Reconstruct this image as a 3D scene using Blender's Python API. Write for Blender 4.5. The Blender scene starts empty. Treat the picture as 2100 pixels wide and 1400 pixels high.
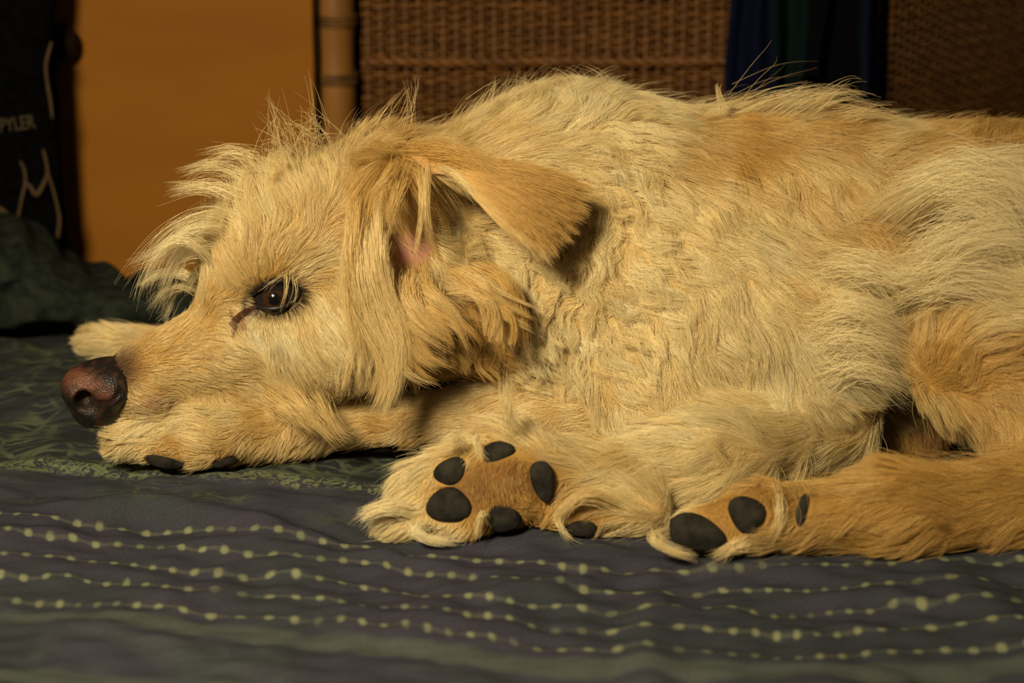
import bpy, bmesh, math, random
import numpy as np
from mathutils import Vector, Matrix, kdtree

# ------------------------------------------------------------------ camera, world, lights, exposure
S = bpy.context.scene
COL = S.collection
PITCH = math.radians(17.0)
CAM = np.array([0.0, -1.476, 0.542])
FPX = 50.0 / 22.3 * 2100.0
RIGHT = np.array([1.0, 0, 0])
UP = np.array([0, math.sin(PITCH), math.cos(PITCH)])
FWD = np.array([0, math.cos(PITCH), -math.sin(PITCH)])
cd = bpy.data.cameras.new('camera'); cam = bpy.data.objects.new('camera', cd); COL.objects.link(cam)
cam.location = CAM; cam.rotation_euler = (math.pi / 2 - PITCH, 0, 0)
cd.lens = 50; cd.sensor_width = 22.3; cd.sensor_fit = 'HORIZONTAL'; cd.clip_start = 0.05
cd.dof.use_dof = True; cd.dof.focus_distance = 1.535; cd.dof.aperture_fstop = 3.0
S.camera = cam
S.view_settings.view_transform = 'Standard'; S.view_settings.look = 'None'
S.view_settings.gamma = 1; S.view_settings.use_curve_mapping = False
S.view_settings.exposure = 0.36
w = bpy.data.worlds.new('room_ambient'); S.world = w; w.use_nodes = True
w.node_tree.nodes['Background'].inputs[0].default_value = (1.0, 0.80, 0.52, 1)
w.node_tree.nodes['Background'].inputs[1].default_value = 0.045


def lamp(name, loc, tgt, size, power, col):
    l = bpy.data.lights.new(name, 'AREA'); l.shape = 'DISK'; l.size = size; l.energy = power; l.color = col
    o = bpy.data.objects.new(name, l); COL.objects.link(o); o.location = loc
    o.rotation_euler = (Vector(tgt) - Vector(loc)).to_track_quat('-Z', 'Y').to_euler()
    return o


lamp('bedside_lamp', (-0.62, -1.35, 1.12), (-0.06, 0.0, 0.10), 0.34, 11.5, (1.0, 0.84, 0.53)).data.spread = math.radians(90)

rng = np.random.default_rng(7)
random.seed(7)


# ------------------------------------------------------------------ helpers
def at(px, py, Y):
    d = RIGHT * (px - 1050) / FPX - UP * (py - 700) / FPX + FWD
    return CAM + d * ((Y - CAM[1]) / d[1])


def atz(px, py, z=0.0):
    d = RIGHT * (px - 1050) / FPX - UP * (py - 700) / FPX + FWD
    return CAM + d * ((z - CAM[2]) / d[2])


def dep(P):
    return float((np.asarray(P) - CAM) @ FWD)


def proj(P):
    q = P - CAM
    d = q @ FWD
    return np.stack([1050 + FPX * (q @ RIGHT) / d, 700 - FPX * (q @ UP) / d], -1)


def unit(v):
    return v / np.maximum(np.linalg.norm(v, axis=-1, keepdims=True), 1e-9)


def tag(o, label=None, cat=None, group=None, kind=None):
    if label: o['label'] = label
    if cat: o['category'] = cat
    if group: o['group'] = group
    if kind: o['kind'] = kind
    return o


def mesh_obj(name, V, F, mat, parent=None, smooth=True):
    me = bpy.data.meshes.new(name)
    me.from_pydata([tuple(map(float, v)) for v in V], [], [tuple(map(int, f)) for f in F])
    if smooth: me.polygons.foreach_set('use_smooth', [True] * len(me.polygons))
    me.materials.append(mat); me.update()
    o = bpy.data.objects.new(name, me); COL.objects.link(o)
    if parent: o.parent = parent
    return o


def bm_obj(name, bm, mat, parent=None, smooth=True):
    me = bpy.data.meshes.new(name); bm.to_mesh(me); bm.free()
    if smooth: me.polygons.foreach_set('use_smooth', [True] * len(me.polygons))
    me.materials.append(mat)
    o = bpy.data.objects.new(name, me); COL.objects.link(o)
    if parent: o.parent = parent
    return o


def box_obj(name, lo, hi, mat, parent=None, bevel=0.003):
    bm = bmesh.new(); bmesh.ops.create_cube(bm, size=1)
    for v in bm.verts:
        v.co = Vector([(lo[i] + hi[i]) / 2 + v.co[i] * (hi[i] - lo[i]) for i in range(3)])
    if bevel: bmesh.ops.bevel(bm, geom=bm.edges[:], offset=bevel, segments=2, affect='EDGES', profile=0.5)
    return bm_obj(name, bm, mat, parent, False)


def tube(pts, rad, sides=8, flat=1.0, cap=True):
    """vertices and faces of a tube along pts; rad is a number or a list; flat squashes it along y"""
    pts = np.asarray(pts, float); n = len(pts)
    rad = np.full(n, rad, float) if np.isscalar(rad) else np.asarray(rad, float)
    T = unit(np.gradient(pts, axis=0))
    ref = np.array([0, 1.0, 0]) if abs(T[:, 1]).mean() < 0.7 else np.array([1.0, 0, 0])
    A = unit(np.cross(T, ref)); B = np.cross(A, T)
    V, F = [], []
    for i in range(n):
        for j in range(sides):
            a = 2 * math.pi * j / sides
            V.append(pts[i] + rad[i] * (A[i] * math.cos(a) + B[i] * flat * math.sin(a)))
    for i in range(n - 1):
        for j in range(sides):
            k = (j + 1) % sides
            F.append((i * sides + j, i * sides + k, (i + 1) * sides + k, (i + 1) * sides + j))
    if cap:
        F.append(tuple(range(sides))[::-1]); F.append(tuple((n - 1) * sides + j for j in range(sides)))
    return V, F


def spline(P, n):
    P = np.asarray(P, float)
    if len(P) == 2: return P[0] + (P[1] - P[0]) * np.linspace(0, 1, n)[:, None]
    Q = np.vstack([2 * P[0] - P[1], P, 2 * P[-1] - P[-2]])
    out = []
    for t in np.linspace(0, len(P) - 1 - 1e-6, n):
        i = int(t); u = t - i
        a, b, c, d = Q[i], Q[i + 1], Q[i + 2], Q[i + 3]
        out.append(0.5 * (2 * b + (c - a) * u + (2 * a - 5 * b + 4 * c - d) * u * u + (3 * b - a - 3 * c + d) * u ** 3))
    return np.array(out)


class Noise:
    """cheap smooth 3D noise: a sum of randomly oriented sines"""
    def __init__(self, seed, scale, n=14):
        r = np.random.default_rng(seed)
        self.k = unit(r.normal(size=(n, 3))) * (2 * math.pi / scale) * r.uniform(0.6, 1.6, (n, 1))
        self.p = r.uniform(0, 6.28, n); self.n = n

    def __call__(self, P):
        return np.sin(P @ self.k.T + self.p).sum(-1) / math.sqrt(self.n / 2)


# ------------------------------------------------------------------ materials
def mat(name, col=(0.5, 0.5, 0.5), rough=0.6, spec=0.3):
    m = bpy.data.materials.new(name); m.use_nodes = True
    b = m.node_tree.nodes['Principled BSDF']
    b.inputs['Base Color'].default_value = (*col, 1); b.inputs['Roughness'].default_value = rough
    b.inputs['Specular IOR Level'].default_value = spec
    return m


class NT:
    def __init__(self, m):
        self.t = m.node_tree; self.b = self.t.nodes['Principled BSDF']

    def n(self, typ, **kw):
        x = self.t.nodes.new(typ)
        for k, v in kw.items():
            if k.startswith('i_'): x.inputs[int(k[2:]) if k[2:].isdigit() else k[2:]].default_value = v
            else: setattr(x, k, v)
        return x

    def l(self, a, b): self.t.links.new(a, b)

    def math(self, op, a, b=None, c=None, clamp=False):
        x = self.n('ShaderNodeMath', operation=op, use_clamp=clamp)
        for i, v in enumerate((a, b, c)):
            if v is None: continue
            if hasattr(v, 'type'): self.l(v, x.inputs[i])
            else: x.inputs[i].default_value = v
        return x.outputs[0]

    def mix(self, f, a, b):
        x = self.n('ShaderNodeMix', data_type='RGBA')
        for v, i in ((f, 0), (a, 6), (b, 7)):
            if hasattr(v, 'type'): self.l(v, x.inputs[i])
            else: x.inputs[i].default_value = v if i == 0 else (*v, 1)
        return x.outputs[2]


def noisy_mat(name, c1, c2, scale, rough=0.7, spec=0.2, bump=0.0, stretch=(1, 1, 1), detail=6, lo=0.35, hi=0.65):
    m = mat(name, c1, rough, spec); g = NT(m)
    tc = g.n('ShaderNodeTexCoord'); mp = g.n('ShaderNodeMapping'); mp.inputs['Scale'].default_value = stretch
    g.l(tc.outputs['Object'], mp.inputs[0])
    nz = g.n('ShaderNodeTexNoise', i_Scale=scale, i_Detail=detail); g.l(mp.outputs[0], nz.inputs['Vector'])
    mr = g.n('ShaderNodeMapRange', i_1=lo, i_2=hi); g.l(nz.outputs[0], mr.inputs[0])
    g.l(g.mix(mr.outputs[0], c1, c2), g.b.inputs['Base Color'])
    if bump:
        bp = g.n('ShaderNodeBump', i_Strength=bump, i_Distance=0.002); g.l(nz.outputs[0], bp.inputs['Height'])
        g.l(bp.outputs[0], g.b.inputs['Normal'])
    return m


# ------------------------------------------------------------------ the setting: floor, wall, mattress, bedspread
M_floor = noisy_mat('floor_wood', (0.10, 0.06, 0.03), (0.14, 0.08, 0.04), 6, stretch=(1, 8, 1))
M_wall = noisy_mat('wall_paint', (0.30, 0.22, 0.13), (0.33, 0.24, 0.14), 12)
tag(box_obj('floor', (-1.6, -1.8, -0.53), (1.6, 1.2, -0.48), M_floor, bevel=0), kind='structure')
tag(box_obj('wall_back', (-1.6, 1.10, -0.48), (1.6, 1.16, 1.6), M_wall, bevel=0), kind='structure')


ND1, ND2, ND3 = Noise(11, 0.16), Noise(12, 0.05), Noise(13, 0.022)


def bedz(x, y):
    x = np.asarray(x, float); y = np.asarray(y, float)
    P = np.stack([x, y * 1.7, np.zeros_like(x)], -1)
    z = 0.0020 * ND1(P) + 0.0008 * ND2(P) + 0.0003 * ND3(P)
    # soft folds that run away from the camera in the front border and stop at the dog
    z += 0.0030 * np.exp(-((x - 0.075 - 0.10 * (y + 0.3)) / 0.012) ** 2) * np.clip((-0.14 - y) / 0.05, 0, 1)
    z += 0.0055 * np.exp(-((x - 0.285 + 0.25 * (y + 0.25)) / 0.016) ** 2) * np.clip((-0.13 - y) / 0.06, 0, 1)
    z += 0.0050 * np.exp(-((x + 0.12 + 0.5 * (y + 0.2)) / 0.030) ** 2) * np.exp(-((y + 0.16) / 0.06) ** 2)
    for (cx, cy, dx_, dy_, ln_, wd_, ht_) in ((-0.25, -0.075, .95, -.3, .09, .010, .0055), (-0.17, -0.10, .9, -.45, .08, .009, .005), (-0.30, -0.12, 1, -.1, .08, .010, .004), (-0.09, -0.15, .9, -.4, .06, .008, .0045), (0.03, -0.195, .95, .3, .06, .009, .004), (0.19, -0.215, .95, -.25, .06, .010, .0045)):
        u_ = (x - cx) * dx_ + (y - cy) * dy_; v_ = -(x - cx) * dy_ + (y - cy) * dx_ - 0.006 * np.sin(u_ * 40)
        z += ht_ * np.exp(-(u_ / ln_) ** 2 - (v_ / wd_) ** 2)
    # a soft ridge before the near paw, a swell under the far paw, a dip in front of the pillow
    z += 0.006 * np.exp(-((y + 0.055 - 0.08 * x) / 0.022) ** 2) * np.clip((-0.05 - x) / 0.1, 0, 1)
    z += 0.018 * np.exp(-((y - 0.18) / 0.07) ** 2) * np.exp(-((x + 0.27) / 0.14) ** 2)
    return z - 0.003


def bedspread_material():
    m = mat('woven_bedspread', (0.02, 0.02, 0.04), 0.95, 0.02); g = NT(m)
    uv = g.n('ShaderNodeUVMap'); uv.uv_map = 'pattern'
    sx = g.n('ShaderNodeSeparateXYZ'); g.l(uv.outputs[0], sx.inputs[0])
    U, V = sx.outputs[0], sx.outputs[1]
    tc = g.n('ShaderNodeTexCoord')

    def noise(scale, detail=4, stretch=(1, 1, 1), dist=0.0):
        mp = g.n('ShaderNodeMapping'); mp.inputs['Scale'].default_value = stretch
        g.l(tc.outputs['Object'], mp.inputs[0])
        x = g.n('ShaderNodeTexNoise', i_Scale=scale, i_Detail=detail, i_Distortion=dist); g.l(mp.outputs[0], x.inputs['Vector'])
        return x.outputs[0]

    def step(v, a, b):
        x = g.n('ShaderNodeMapRange', i_1=a, i_2=b); x.interpolation_type = 'SMOOTHSTEP'
        if hasattr(v, 'type'): g.l(v, x.inputs[0])
        return x.outputs[0]

    def band(v, a, b, s=0.06):
        return g.math('MULTIPLY', step(v, a - s, a + s), g.math('SUBTRACT', 1.0, step(v, b - s, b + s)))

    patch = noise(9, 3)
    weave = noise(900, 2)
    ground = g.mix(step(patch, 0.42, 0.62), (0.034, 0.0325, 0.045), (0.029, 0.033, 0.039))
    # rows of woven stars: V counts rows (1 unit = one row), U counts stars
    fu = g.math('SUBTRACT', g.math('FRACT', U), 0.5); fv = g.math('SUBTRACT', g.math('FRACT', V), 0.5)
    au = g.math('MULTIPLY', fu, 1.35); av = g.math('MULTIPLY', fv, 2.3)
    r2 = g.math('SQRT', g.math('ADD', g.math('MULTIPLY', au, au), g.math('MULTIPLY', av, av)))
    star = g.math('SUBTRACT', 1.0, step(r2, 0.12, 0.40))
    thread = g.math('MULTIPLY', g.math('SUBTRACT', 1.0, step(g.math('ABSOLUTE', fv), 0.02, 0.09)), 0.20)
    wear = step(noise(26, 3), 0.30, 0.55)
    rows = g.math('MULTIPLY', g.math('MAXIMUM', star, thread), g.math('MULTIPLY', band(V, 1.2, 5.9, 0.04), g.math('ADD', 0.35, g.math('MULTIPLY', wear, 0.65))))
    c = g.mix(rows, ground, (0.16, 0.168, 0.10))
    # plain grey green stripes in front of the rows
    st = g.math('MULTIPLY', g.math('MAXIMUM', band(V, 0.48, 1.08, 0.12), band(V, -2.15, -1.5, 0.15)), 0.75)
    c = g.mix(st, c, (0.060, 0.068, 0.060))
    mott = g.math('MULTIPLY', g.math('SUBTRACT', 1.0, step(V, 0.0, 0.4)), step(noise(14, 4, dist=1.0), 0.45, 0.62))
    c = g.mix(g.math('MULTIPLY', mott, 0.5), c, (0.050, 0.058, 0.058))
    # the leafy field beyond: outlines of leaves and veins in pale green thread
    wn = g.n('ShaderNodeTexNoise', i_Scale=12.0, i_Detail=2.0); g.l(tc.outputs['Object'], wn.inputs['Vector'])
    va = g.n('ShaderNodeVectorMath', operation='MULTIPLY_ADD'); g.l(wn.outputs['Color'], va.inputs[0]); va.inputs[1].default_value = (0.05, 0.05, 0); g.l(tc.outputs['Object'], va.inputs[2])
    vo = g.n('ShaderNodeTexVoronoi', feature='DISTANCE_TO_EDGE', i_Scale=34.0); g.l(va.outputs[0], vo.inputs['Vector'])
    outl = g.math('SUBTRACT', 1.0, step(vo.outputs['Distance'], 0.02, 0.10))
    wv = g.n('ShaderNodeTexWave', wave_type='RINGS', i_Scale=38.0, i_Distortion=9.0, i_Detail=2.0); g.l(va.outputs[0], wv.inputs['Vector'])
    vein = g.math('MULTIPLY', step(wv.outputs['Fac'], 0.62, 0.85), 0.75)
    leaf = g.math('MULTIPLY', g.math('MAXIMUM', outl, vein), step(noise(18, 3), 0.38, 0.58))
    far = step(V, 8.7, 9.2)
    mid = g.math('MULTIPLY', band(V, 6.5, 8.2, 0.3), step(noise(10, 2), 0.42, 0.55))
    c = g.mix(far, c, (0.020, 0.024, 0.026))
    c = g.mix(g.math('MULTIPLY', leaf, g.math('ADD', g.math('MULTIPLY', far, 0.8), g.math('MULTIPLY', mid, 0.6))), c, (0.075, 0.085, 0.052))
    bor = g.math('MULTIPLY', band(V, 8.4, 9.1, 0.12), step(noise(120, 2, dist=2.0), 0.40, 0.60))
    c = g.mix(g.math('MULTIPLY', bor, 0.75), c, (0.13, 0.15, 0.075))
    br = g.n('ShaderNodeMixRGB', blend_type='MULTIPLY', i_0=0.6); g.l(c, br.inputs[1])
    wr = g.n('ShaderNodeMapRange', i_1=0.25, i_2=0.75, i_3=0.55, i_4=1.35); g.l(weave, wr.inputs[0]); g.l(wr.outputs[0], br.inputs[2])
    g.l(br.outputs[0], g.b.inputs['Base Color'])
    bp = g.n('ShaderNodeBump', i_Strength=0.5, i_Distance=0.0008)
    g.l(g.math('ADD', g.math('MULTIPLY', rows, 1.0), g.math('MULTIPLY', weave, 0.5)), bp.inputs['Height']); g.l(bp.outputs[0], g.b.inputs['Normal'])
    return m


M_spread = bedspread_material()


def row_coord(x, y):
    """pattern row number: 0.5 is the front stripe's middle, rows 1.5 ... 6.5 are the star rows"""
    P = np.stack([x, y, 0 * x], -1)
    yf = np.interp(x, [-0.85, -0.30, -0.212, -0.125, -0.014, 0.067, 0.148, 0.257, 0.85], [-0.215, -0.239, -0.2496, -0.272, -0.302, -0.316, -0.319, -0.310, -0.30])
    wob = 0.0022 * ND1(P * 0.9) + 0.0016 * ND2(P) + 0.0007 * ND3(P)
    return (y + wob - yf) / 0.0310 + 0.79


def build_bedspread():
    nx, ny = 420, 400
    xs = np.linspace(-0.85, 0.85, nx); ys = np.linspace(-0.62, 0.498, ny)
    X, Y = np.meshgrid(xs, ys, indexing='ij')
    Z = bedz(X, Y)
    V = np.stack([X, Y, Z], -1).reshape(-1, 3)
    idx = np.arange(nx * ny).reshape(nx, ny)
    F = np.stack([idx[:-1, :-1], idx[1:, :-1], idx[1:, 1:], idx[:-1, 1:]], -1).reshape(-1, 4)
    # hanging sides close the sheet into a spread with real drop and an underside
    o = mesh_obj('bedspread', V, F, M_spread)
    me = o.data
    u = X.ravel() / 0.0141 + 0.35 * ND1(V * 0.8); v = row_coord(V[:, 0], V[:, 1])
    lay = me.uv_layers.new(name='pattern')
    li = np.empty(len(me.loops), dtype=np.int64); me.loops.foreach_get('vertex_index', li)
    lay.data.foreach_set('uv', np.stack([u[li], v[li]], -1).ravel().astype(np.float32))
    sol = o.modifiers.new('thickness', 'SOLIDIFY'); sol.thickness = 0.004; sol.offset = -1
    return tag(o, 'dark purple and grey green woven bedspread with rows of pale stars under the dog', 'bedspread')


build_bedspread()
M_mattress = noisy_mat('mattress_ticking', (0.35, 0.30, 0.22), (0.40, 0.34, 0.25), 30)
tag(box_obj('mattress', (-0.84, -0.61, -0.20), (0.84, 0.49, -0.020), M_mattress, bevel=0.02), 'plain beige mattress hidden under the woven bedspread', 'mattress')
M_base = noisy_mat('bed_base_wood', (0.14, 0.07, 0.03), (0.18, 0.09, 0.04), 10)
tag(box_obj('bed_base', (-0.84, -0.61, -0.48), (0.84, 0.49, -0.20), M_base, bevel=0.005), 'low wooden bed base carrying the mattress', 'bed base')


# ------------------------------------------------------------------ pillow bunched at the left, under green cloth
def build_pillow():
    m = noisy_mat('green_woven_cotton', (0.008, 0.010, 0.009), (0.019, 0.023, 0.018), 90, rough=0.95, spec=0.0, bump=0.6, detail=5)
    n1, n2 = Noise(31, 0.16), Noise(32, 0.05)
    nu, nv = 120, 60
    # ridge line of the bunched pillow: x, y, height above the bed, half depth
    prof = np.array([[-0.80, 0.355, 0.085, 0.060], [-0.52, 0.36, 0.096, 0.066], [-0.424, 0.362, 0.082, 0.066], [-0.38, 0.362, 0.058, 0.064],
                     [-0.337, 0.362, 0.033, 0.062], [-0.28, 0.36, 0.030, 0.060], [-0.19, 0.355, 0.026, 0.056], [-0.10, 0.355, 0.008, 0.02]])
    R = spline(prof, nu)
    V = []
    for i in range(nu):
        for j in range(nv):
            a = 2 * math.pi * j / nv
            ca, sa = math.cos(a), math.sin(a)
            h = R[i, 2]; d = R[i, 3]
            V.append((R[i, 0], R[i, 1] - d * np.sign(ca) * abs(ca) ** 0.8, h * 0.5 + h * 0.5 * np.sign(sa) * abs(sa) ** 0.75))
    V = np.array(V)
    dz = 0.003 * n1(V) + 0.002 * n2(V * np.array([1, 1, 1.6]))
    V[:, 1] += dz; V[:, 2] += dz * np.clip(V[:, 2] / 0.02, 0, 1)
    V[:, 2] = np.maximum(V[:, 2], bedz(V[:, 0], V[:, 1]) + 0.0035)
    F = [(i * nv + j, i * nv + (j + 1) % nv, (i + 1) * nv + (j + 1) % nv, (i + 1) * nv + j) for i in range(nu - 1) for j in range(nv)]
    F += [tuple(range(nv))[::-1], tuple((nu - 1) * nv + j for j in range(nv))]
    return tag(mesh_obj('pillow', V, F, m), 'dark green bunched pillow lying behind the muzzle at the head of the bed', 'pillow')


build_pillow()

# ------------------------------------------------------------------ background: board, black bag, wicker screen, hanging cloth
YB = 0.505
M_board = noisy_mat('orange_board', (0.165, 0.062, 0.0065), (0.195, 0.075, 0.008), 5, rough=0.6, spec=0.08, bump=0.05, stretch=(1, 1, 3), detail=8)
b0, b1 = at(60, 300, YB), at(646, 200, YB)
board = box_obj('board', (b0[0] - 0.14, YB, -0.48), (b1[0], YB + 0.02, 0.62), M_board, bevel=0.002)
tag(board, 'plain orange brown wooden board standing upright behind the head of the dog', 'board')
M_knob = mat('dark_knob', (0.010, 0.0045, 0.002), 0.6, 0.1)
bm = bmesh.new(); bmesh.ops.create_uvsphere(bm, u_segments=24, v_segments=14, radius=0.5)
kc = at(126, 88, YB - 0.012)
for v in bm.verts: v.co = Vector((kc[0] + v.co.x * 0.030, kc[1] + v.co.y * 0.026, kc[2] + v.co.z * 0.034))
bm_obj('knob', bm, M_knob, board)


def build_bag():
    YG = 0.447
    m = noisy_mat('black_cloth', (0.0012, 0.0012, 0.0014), (0.0025, 0.0025, 0.0028), 120, rough=0.95, spec=0.0, bump=0.3)
    ed = [(118, -120), (116, -20), (110, 40), (112, 120), (117, 200), (122, 300), (128, 400), (136, 500), (138, 560)]
    n = Noise(41, 0.12)
    rows = spline(np.array([at(x, y, YG) for x, y in ed]), 40)
    V = []; ns = 26
    for r in rows:
        xr = r[0]; xl = xr - 0.30
        for j in range(ns):
            a = 2 * math.pi * j / ns
            ca, sa = math.cos(a), math.sin(a)
            V.append(((xl + xr) / 2 + (xr - xl) / 2 * np.sign(ca) * abs(ca) ** 0.45, YG + 0.004 + 0.016 * np.sign(sa) * abs(sa) ** 0.6, max(r[2], 0.03)))
    V = np.array(V); V[:, 1] += 0.0015 * n(V)
    nr = len(rows)
    F = [(i * ns + j, (i + 1) * ns + j, (i + 1) * ns + (j + 1) % ns, i * ns + (j + 1) % ns) for i in range(nr - 1) for j in range(ns)]
    F += [tuple(range(ns)), tuple((nr - 1) * ns + j for j in range(ns))[::-1]]
    bag = mesh_obj('cloth_bag', V, F, m)
    tag(bag, 'black cloth bag printed with pale lines and lettering at the left edge behind the pillow', 'bag')
    pm = noisy_mat('pale_print', (0.040, 0.023, 0.011), (0.055, 0.031, 0.014), 60, rough=0.8)
    YP = YG - 0.0140

    def stroke(pts, wd):
        P = spline([at(x, y, YP) for x, y in pts], 18)
        ww = np.interp(np.linspace(0, 1, 18), np.linspace(0, 1, len(wd)), wd) / FPX * 1.95 * 0.5
        v, f = tube(P, ww, 6, flat=0.2)
        mesh_obj('printed_line', v, f, pm, bag)

    stroke([(106, 86), (99, 110), (94, 135), (97, 170), (103, 205), (108, 245)], [5, 8, 8, 7, 8, 5])
    stroke([(42, 330), (50, 350), (52, 375), (45, 405), (40, 432), (34, 458)], [4, 7, 8, 7, 7, 8])
    stroke([(52, 374), (62, 383), (74, 400), (84, 388), (96, 362), (97, 345), (92, 320), (88, 306)], [8, 9, 12, 10, 9, 8, 7, 4])
    stroke([(97, 352), (104, 372), (112, 400), (119, 430), (122, 455), (118, 490)], [6, 6, 6, 7, 9, 9])
    stroke([(-30, 418), (0, 430), (18, 446), (36, 462), (52, 472)], [12, 15, 16, 13, 6])
    cu = bpy.data.curves.new('lettering', 'FONT'); cu.body = 'PYLER'; cu.size = 0.0165; cu.extrude = 0.0006; cu.align_x = 'RIGHT'; cu.space_character = 0.95
    t = bpy.data.objects.new('lettering', cu); COL.objects.link(t)
    dg = bpy.context.evaluated_depsgraph_get(); me = bpy.data.meshes.new_from_object(t.evaluated_get(dg))
    bpy.data.objects.remove(t)
    pm2 = mat('pale_lettering', (0.040, 0.027, 0.011), 0.8); me.materials.clear(); me.materials.append(pm2)
    p = at(74, 262, YP)
    me.transform(Matrix.Scale(0.72, 4, (1, 0, 0)))
    Mx = Matrix.Translation(Vector(p)) @ Matrix.Rotation(math.radians(7), 4, 'Y').inverted() @ Matrix.Rotation(math.pi / 2, 4, 'X')
    me.transform(Mx)
    o = bpy.data.objects.new('lettering', me); COL.objects.link(o); o.parent = bag


build_bag()


def build_wicker():
    YW = 0.550
    root = bpy.data.objects.new('wicker_screen', None); COL.objects.link(root)
    tag(root, 'brown woven wicker screen with a wrapped cane post standing behind the dog', 'wicker screen')
    mw = noisy_mat('wicker_cane', (0.050, 0.018, 0.0035), (0.150, 0.060, 0.012), 70, rough=0.5, spec=0.3, stretch=(0.35, 1, 3), detail=5, lo=0.3, hi=0.7)
    mst = noisy_mat('wicker_stake', (0.065, 0.027, 0.006), (0.12, 0.050, 0.010), 40, rough=0.5, spec=0.3, detail=3)
    mp = noisy_mat('cane_post', (0.10, 0.042, 0.008), (0.17, 0.075, 0.015), 18, rough=0.45, spec=0.35, stretch=(1, 1, 0.3))
    mbk = mat('weave_shade', (0.012, 0.007, 0.004), 0.9)  # near-black sheet behind the canes stands for the shade in the weave
    x0 = at(742, 100, YW)[0]; xh = at(1812, 100, YW)[0]
    z0, z1 = 0.010, at(1050, -75, YW)[2]
    zrail = at(1050, 128, YW - 0.006)[2]
    r = random.Random(3)

    def leaf(O, U, length, rail=True):
        # one woven leaf of the screen from O (x, y) along the unit direction U, its front on the side of N
        O = np.array(O); U = np.array(U); Nn = np.array([U[1], -U[0]])

        def pt(a, b, z):
            a = np.asarray(a, float); b = np.broadcast_to(b, a.shape)
            xy = O[None] + a[:, None] * U[None] + b[:, None] * Nn[None]
            return np.concatenate([xy, np.broadcast_to(z, a.shape)[:, None]], 1)

        e = pt([-0.02, length], -0.024, 0.0)
        V = [(*p[:2], z) for z in (-0.48, z1) for p in e] + [(*(p[:2] - 0.006 * Nn), z) for z in (-0.48, z1) for p in e]
        mesh_obj('shade_backing', V, [(0, 1, 3, 2), (4, 6, 7, 5), (0, 4, 5, 1), (2, 3, 7, 6), (0, 2, 6, 4), (1, 5, 7, 3)], mbk, root, False)
        pitch = 0.0112; ns = int(length / pitch)
        for i in range(ns):
            a = (i + 0.5) * pitch
            v, f = tube(pt([a, a + r.uniform(-.0006, .0006), a], 0, np.array([z0, (z0 + z1) / 2, z1])), 0.0016, 6)
            mesh_obj('stake', v, f, mst, root)
        zr = z0 + 0.045; k = 0
        while zr < z1:
            t = np.arange(0, ns * 4 + 1) / 4.0
            zs = zr + r.uniform(-.0004, .0004) + 0.0004 * np.sin(t * 0.7 + k * 2.1) + 0.0003 * np.sin(t * 2.9 + k)
            v, f = tube(pt(t * pitch, -0.0030 * np.cos(math.pi * (t - 0.5) + (k % 2) * math.pi), zs), 0.00165, 5, cap=False)
            mesh_obj('weaver', v, f, mw, root)
            zr += 0.0041 * r.uniform(0.94, 1.08); k += 1
        # a thicker plaited rail low on the leaf
        for q in (0, 1) if rail else ():
            t = np.linspace(0, ns, ns * 4)
            v, f = tube(pt(t * pitch, 0.0062 - 0.0026 * np.cos(t * math.pi * 0.9 + q * math.pi), zrail + 0.0026 * np.sin(t * math.pi * 0.9 + q * math.pi)), 0.0024, 6)
            mesh_obj('plaited_rail', v, f, mw, root)

    leaf((x0, YW), (1.0, 0.0), xh - x0)
    a2 = math.radians(50)
    leaf((xh + 0.004, YW + 0.004), (math.cos(a2), math.sin(a2)), 0.44, False)  # made-up fold: right part angled away from the lamp to render darker
    # wrapped post at the left end
    pz = np.linspace(-0.48, z1 + 0.02, 160)
    pc = at(690, 120, YW - 0.012)
    rr = 0.0165 + 0.0006 * np.sin(pz * 90)
    v, f = tube(np.stack([np.full(160, pc[0]), np.full(160, pc[1]), pz], -1), rr, 18)
    post = mesh_obj('post', v, f, mp, root)
    mb = noisy_mat('binding_cane', (0.05, 0.022, 0.007), (0.11, 0.05, 0.012), 50, rough=0.5)
    for py in (46, 166):
        zc = at(690, py, YW - 0.03)[2]
        for q in range(3):
            a = np.linspace(0, 2 * math.pi, 28)
            P = np.stack([pc[0] + 0.0178 * np.cos(a), pc[1] + 0.0178 * np.sin(a), np.full(28, zc + (q - 1) * 0.0034)], -1)
            v, f = tube(P, 0.0017, 6, cap=False)
            mesh_obj('binding', v, f, mb, post)
    return YW


YW = build_wicker()


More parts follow.
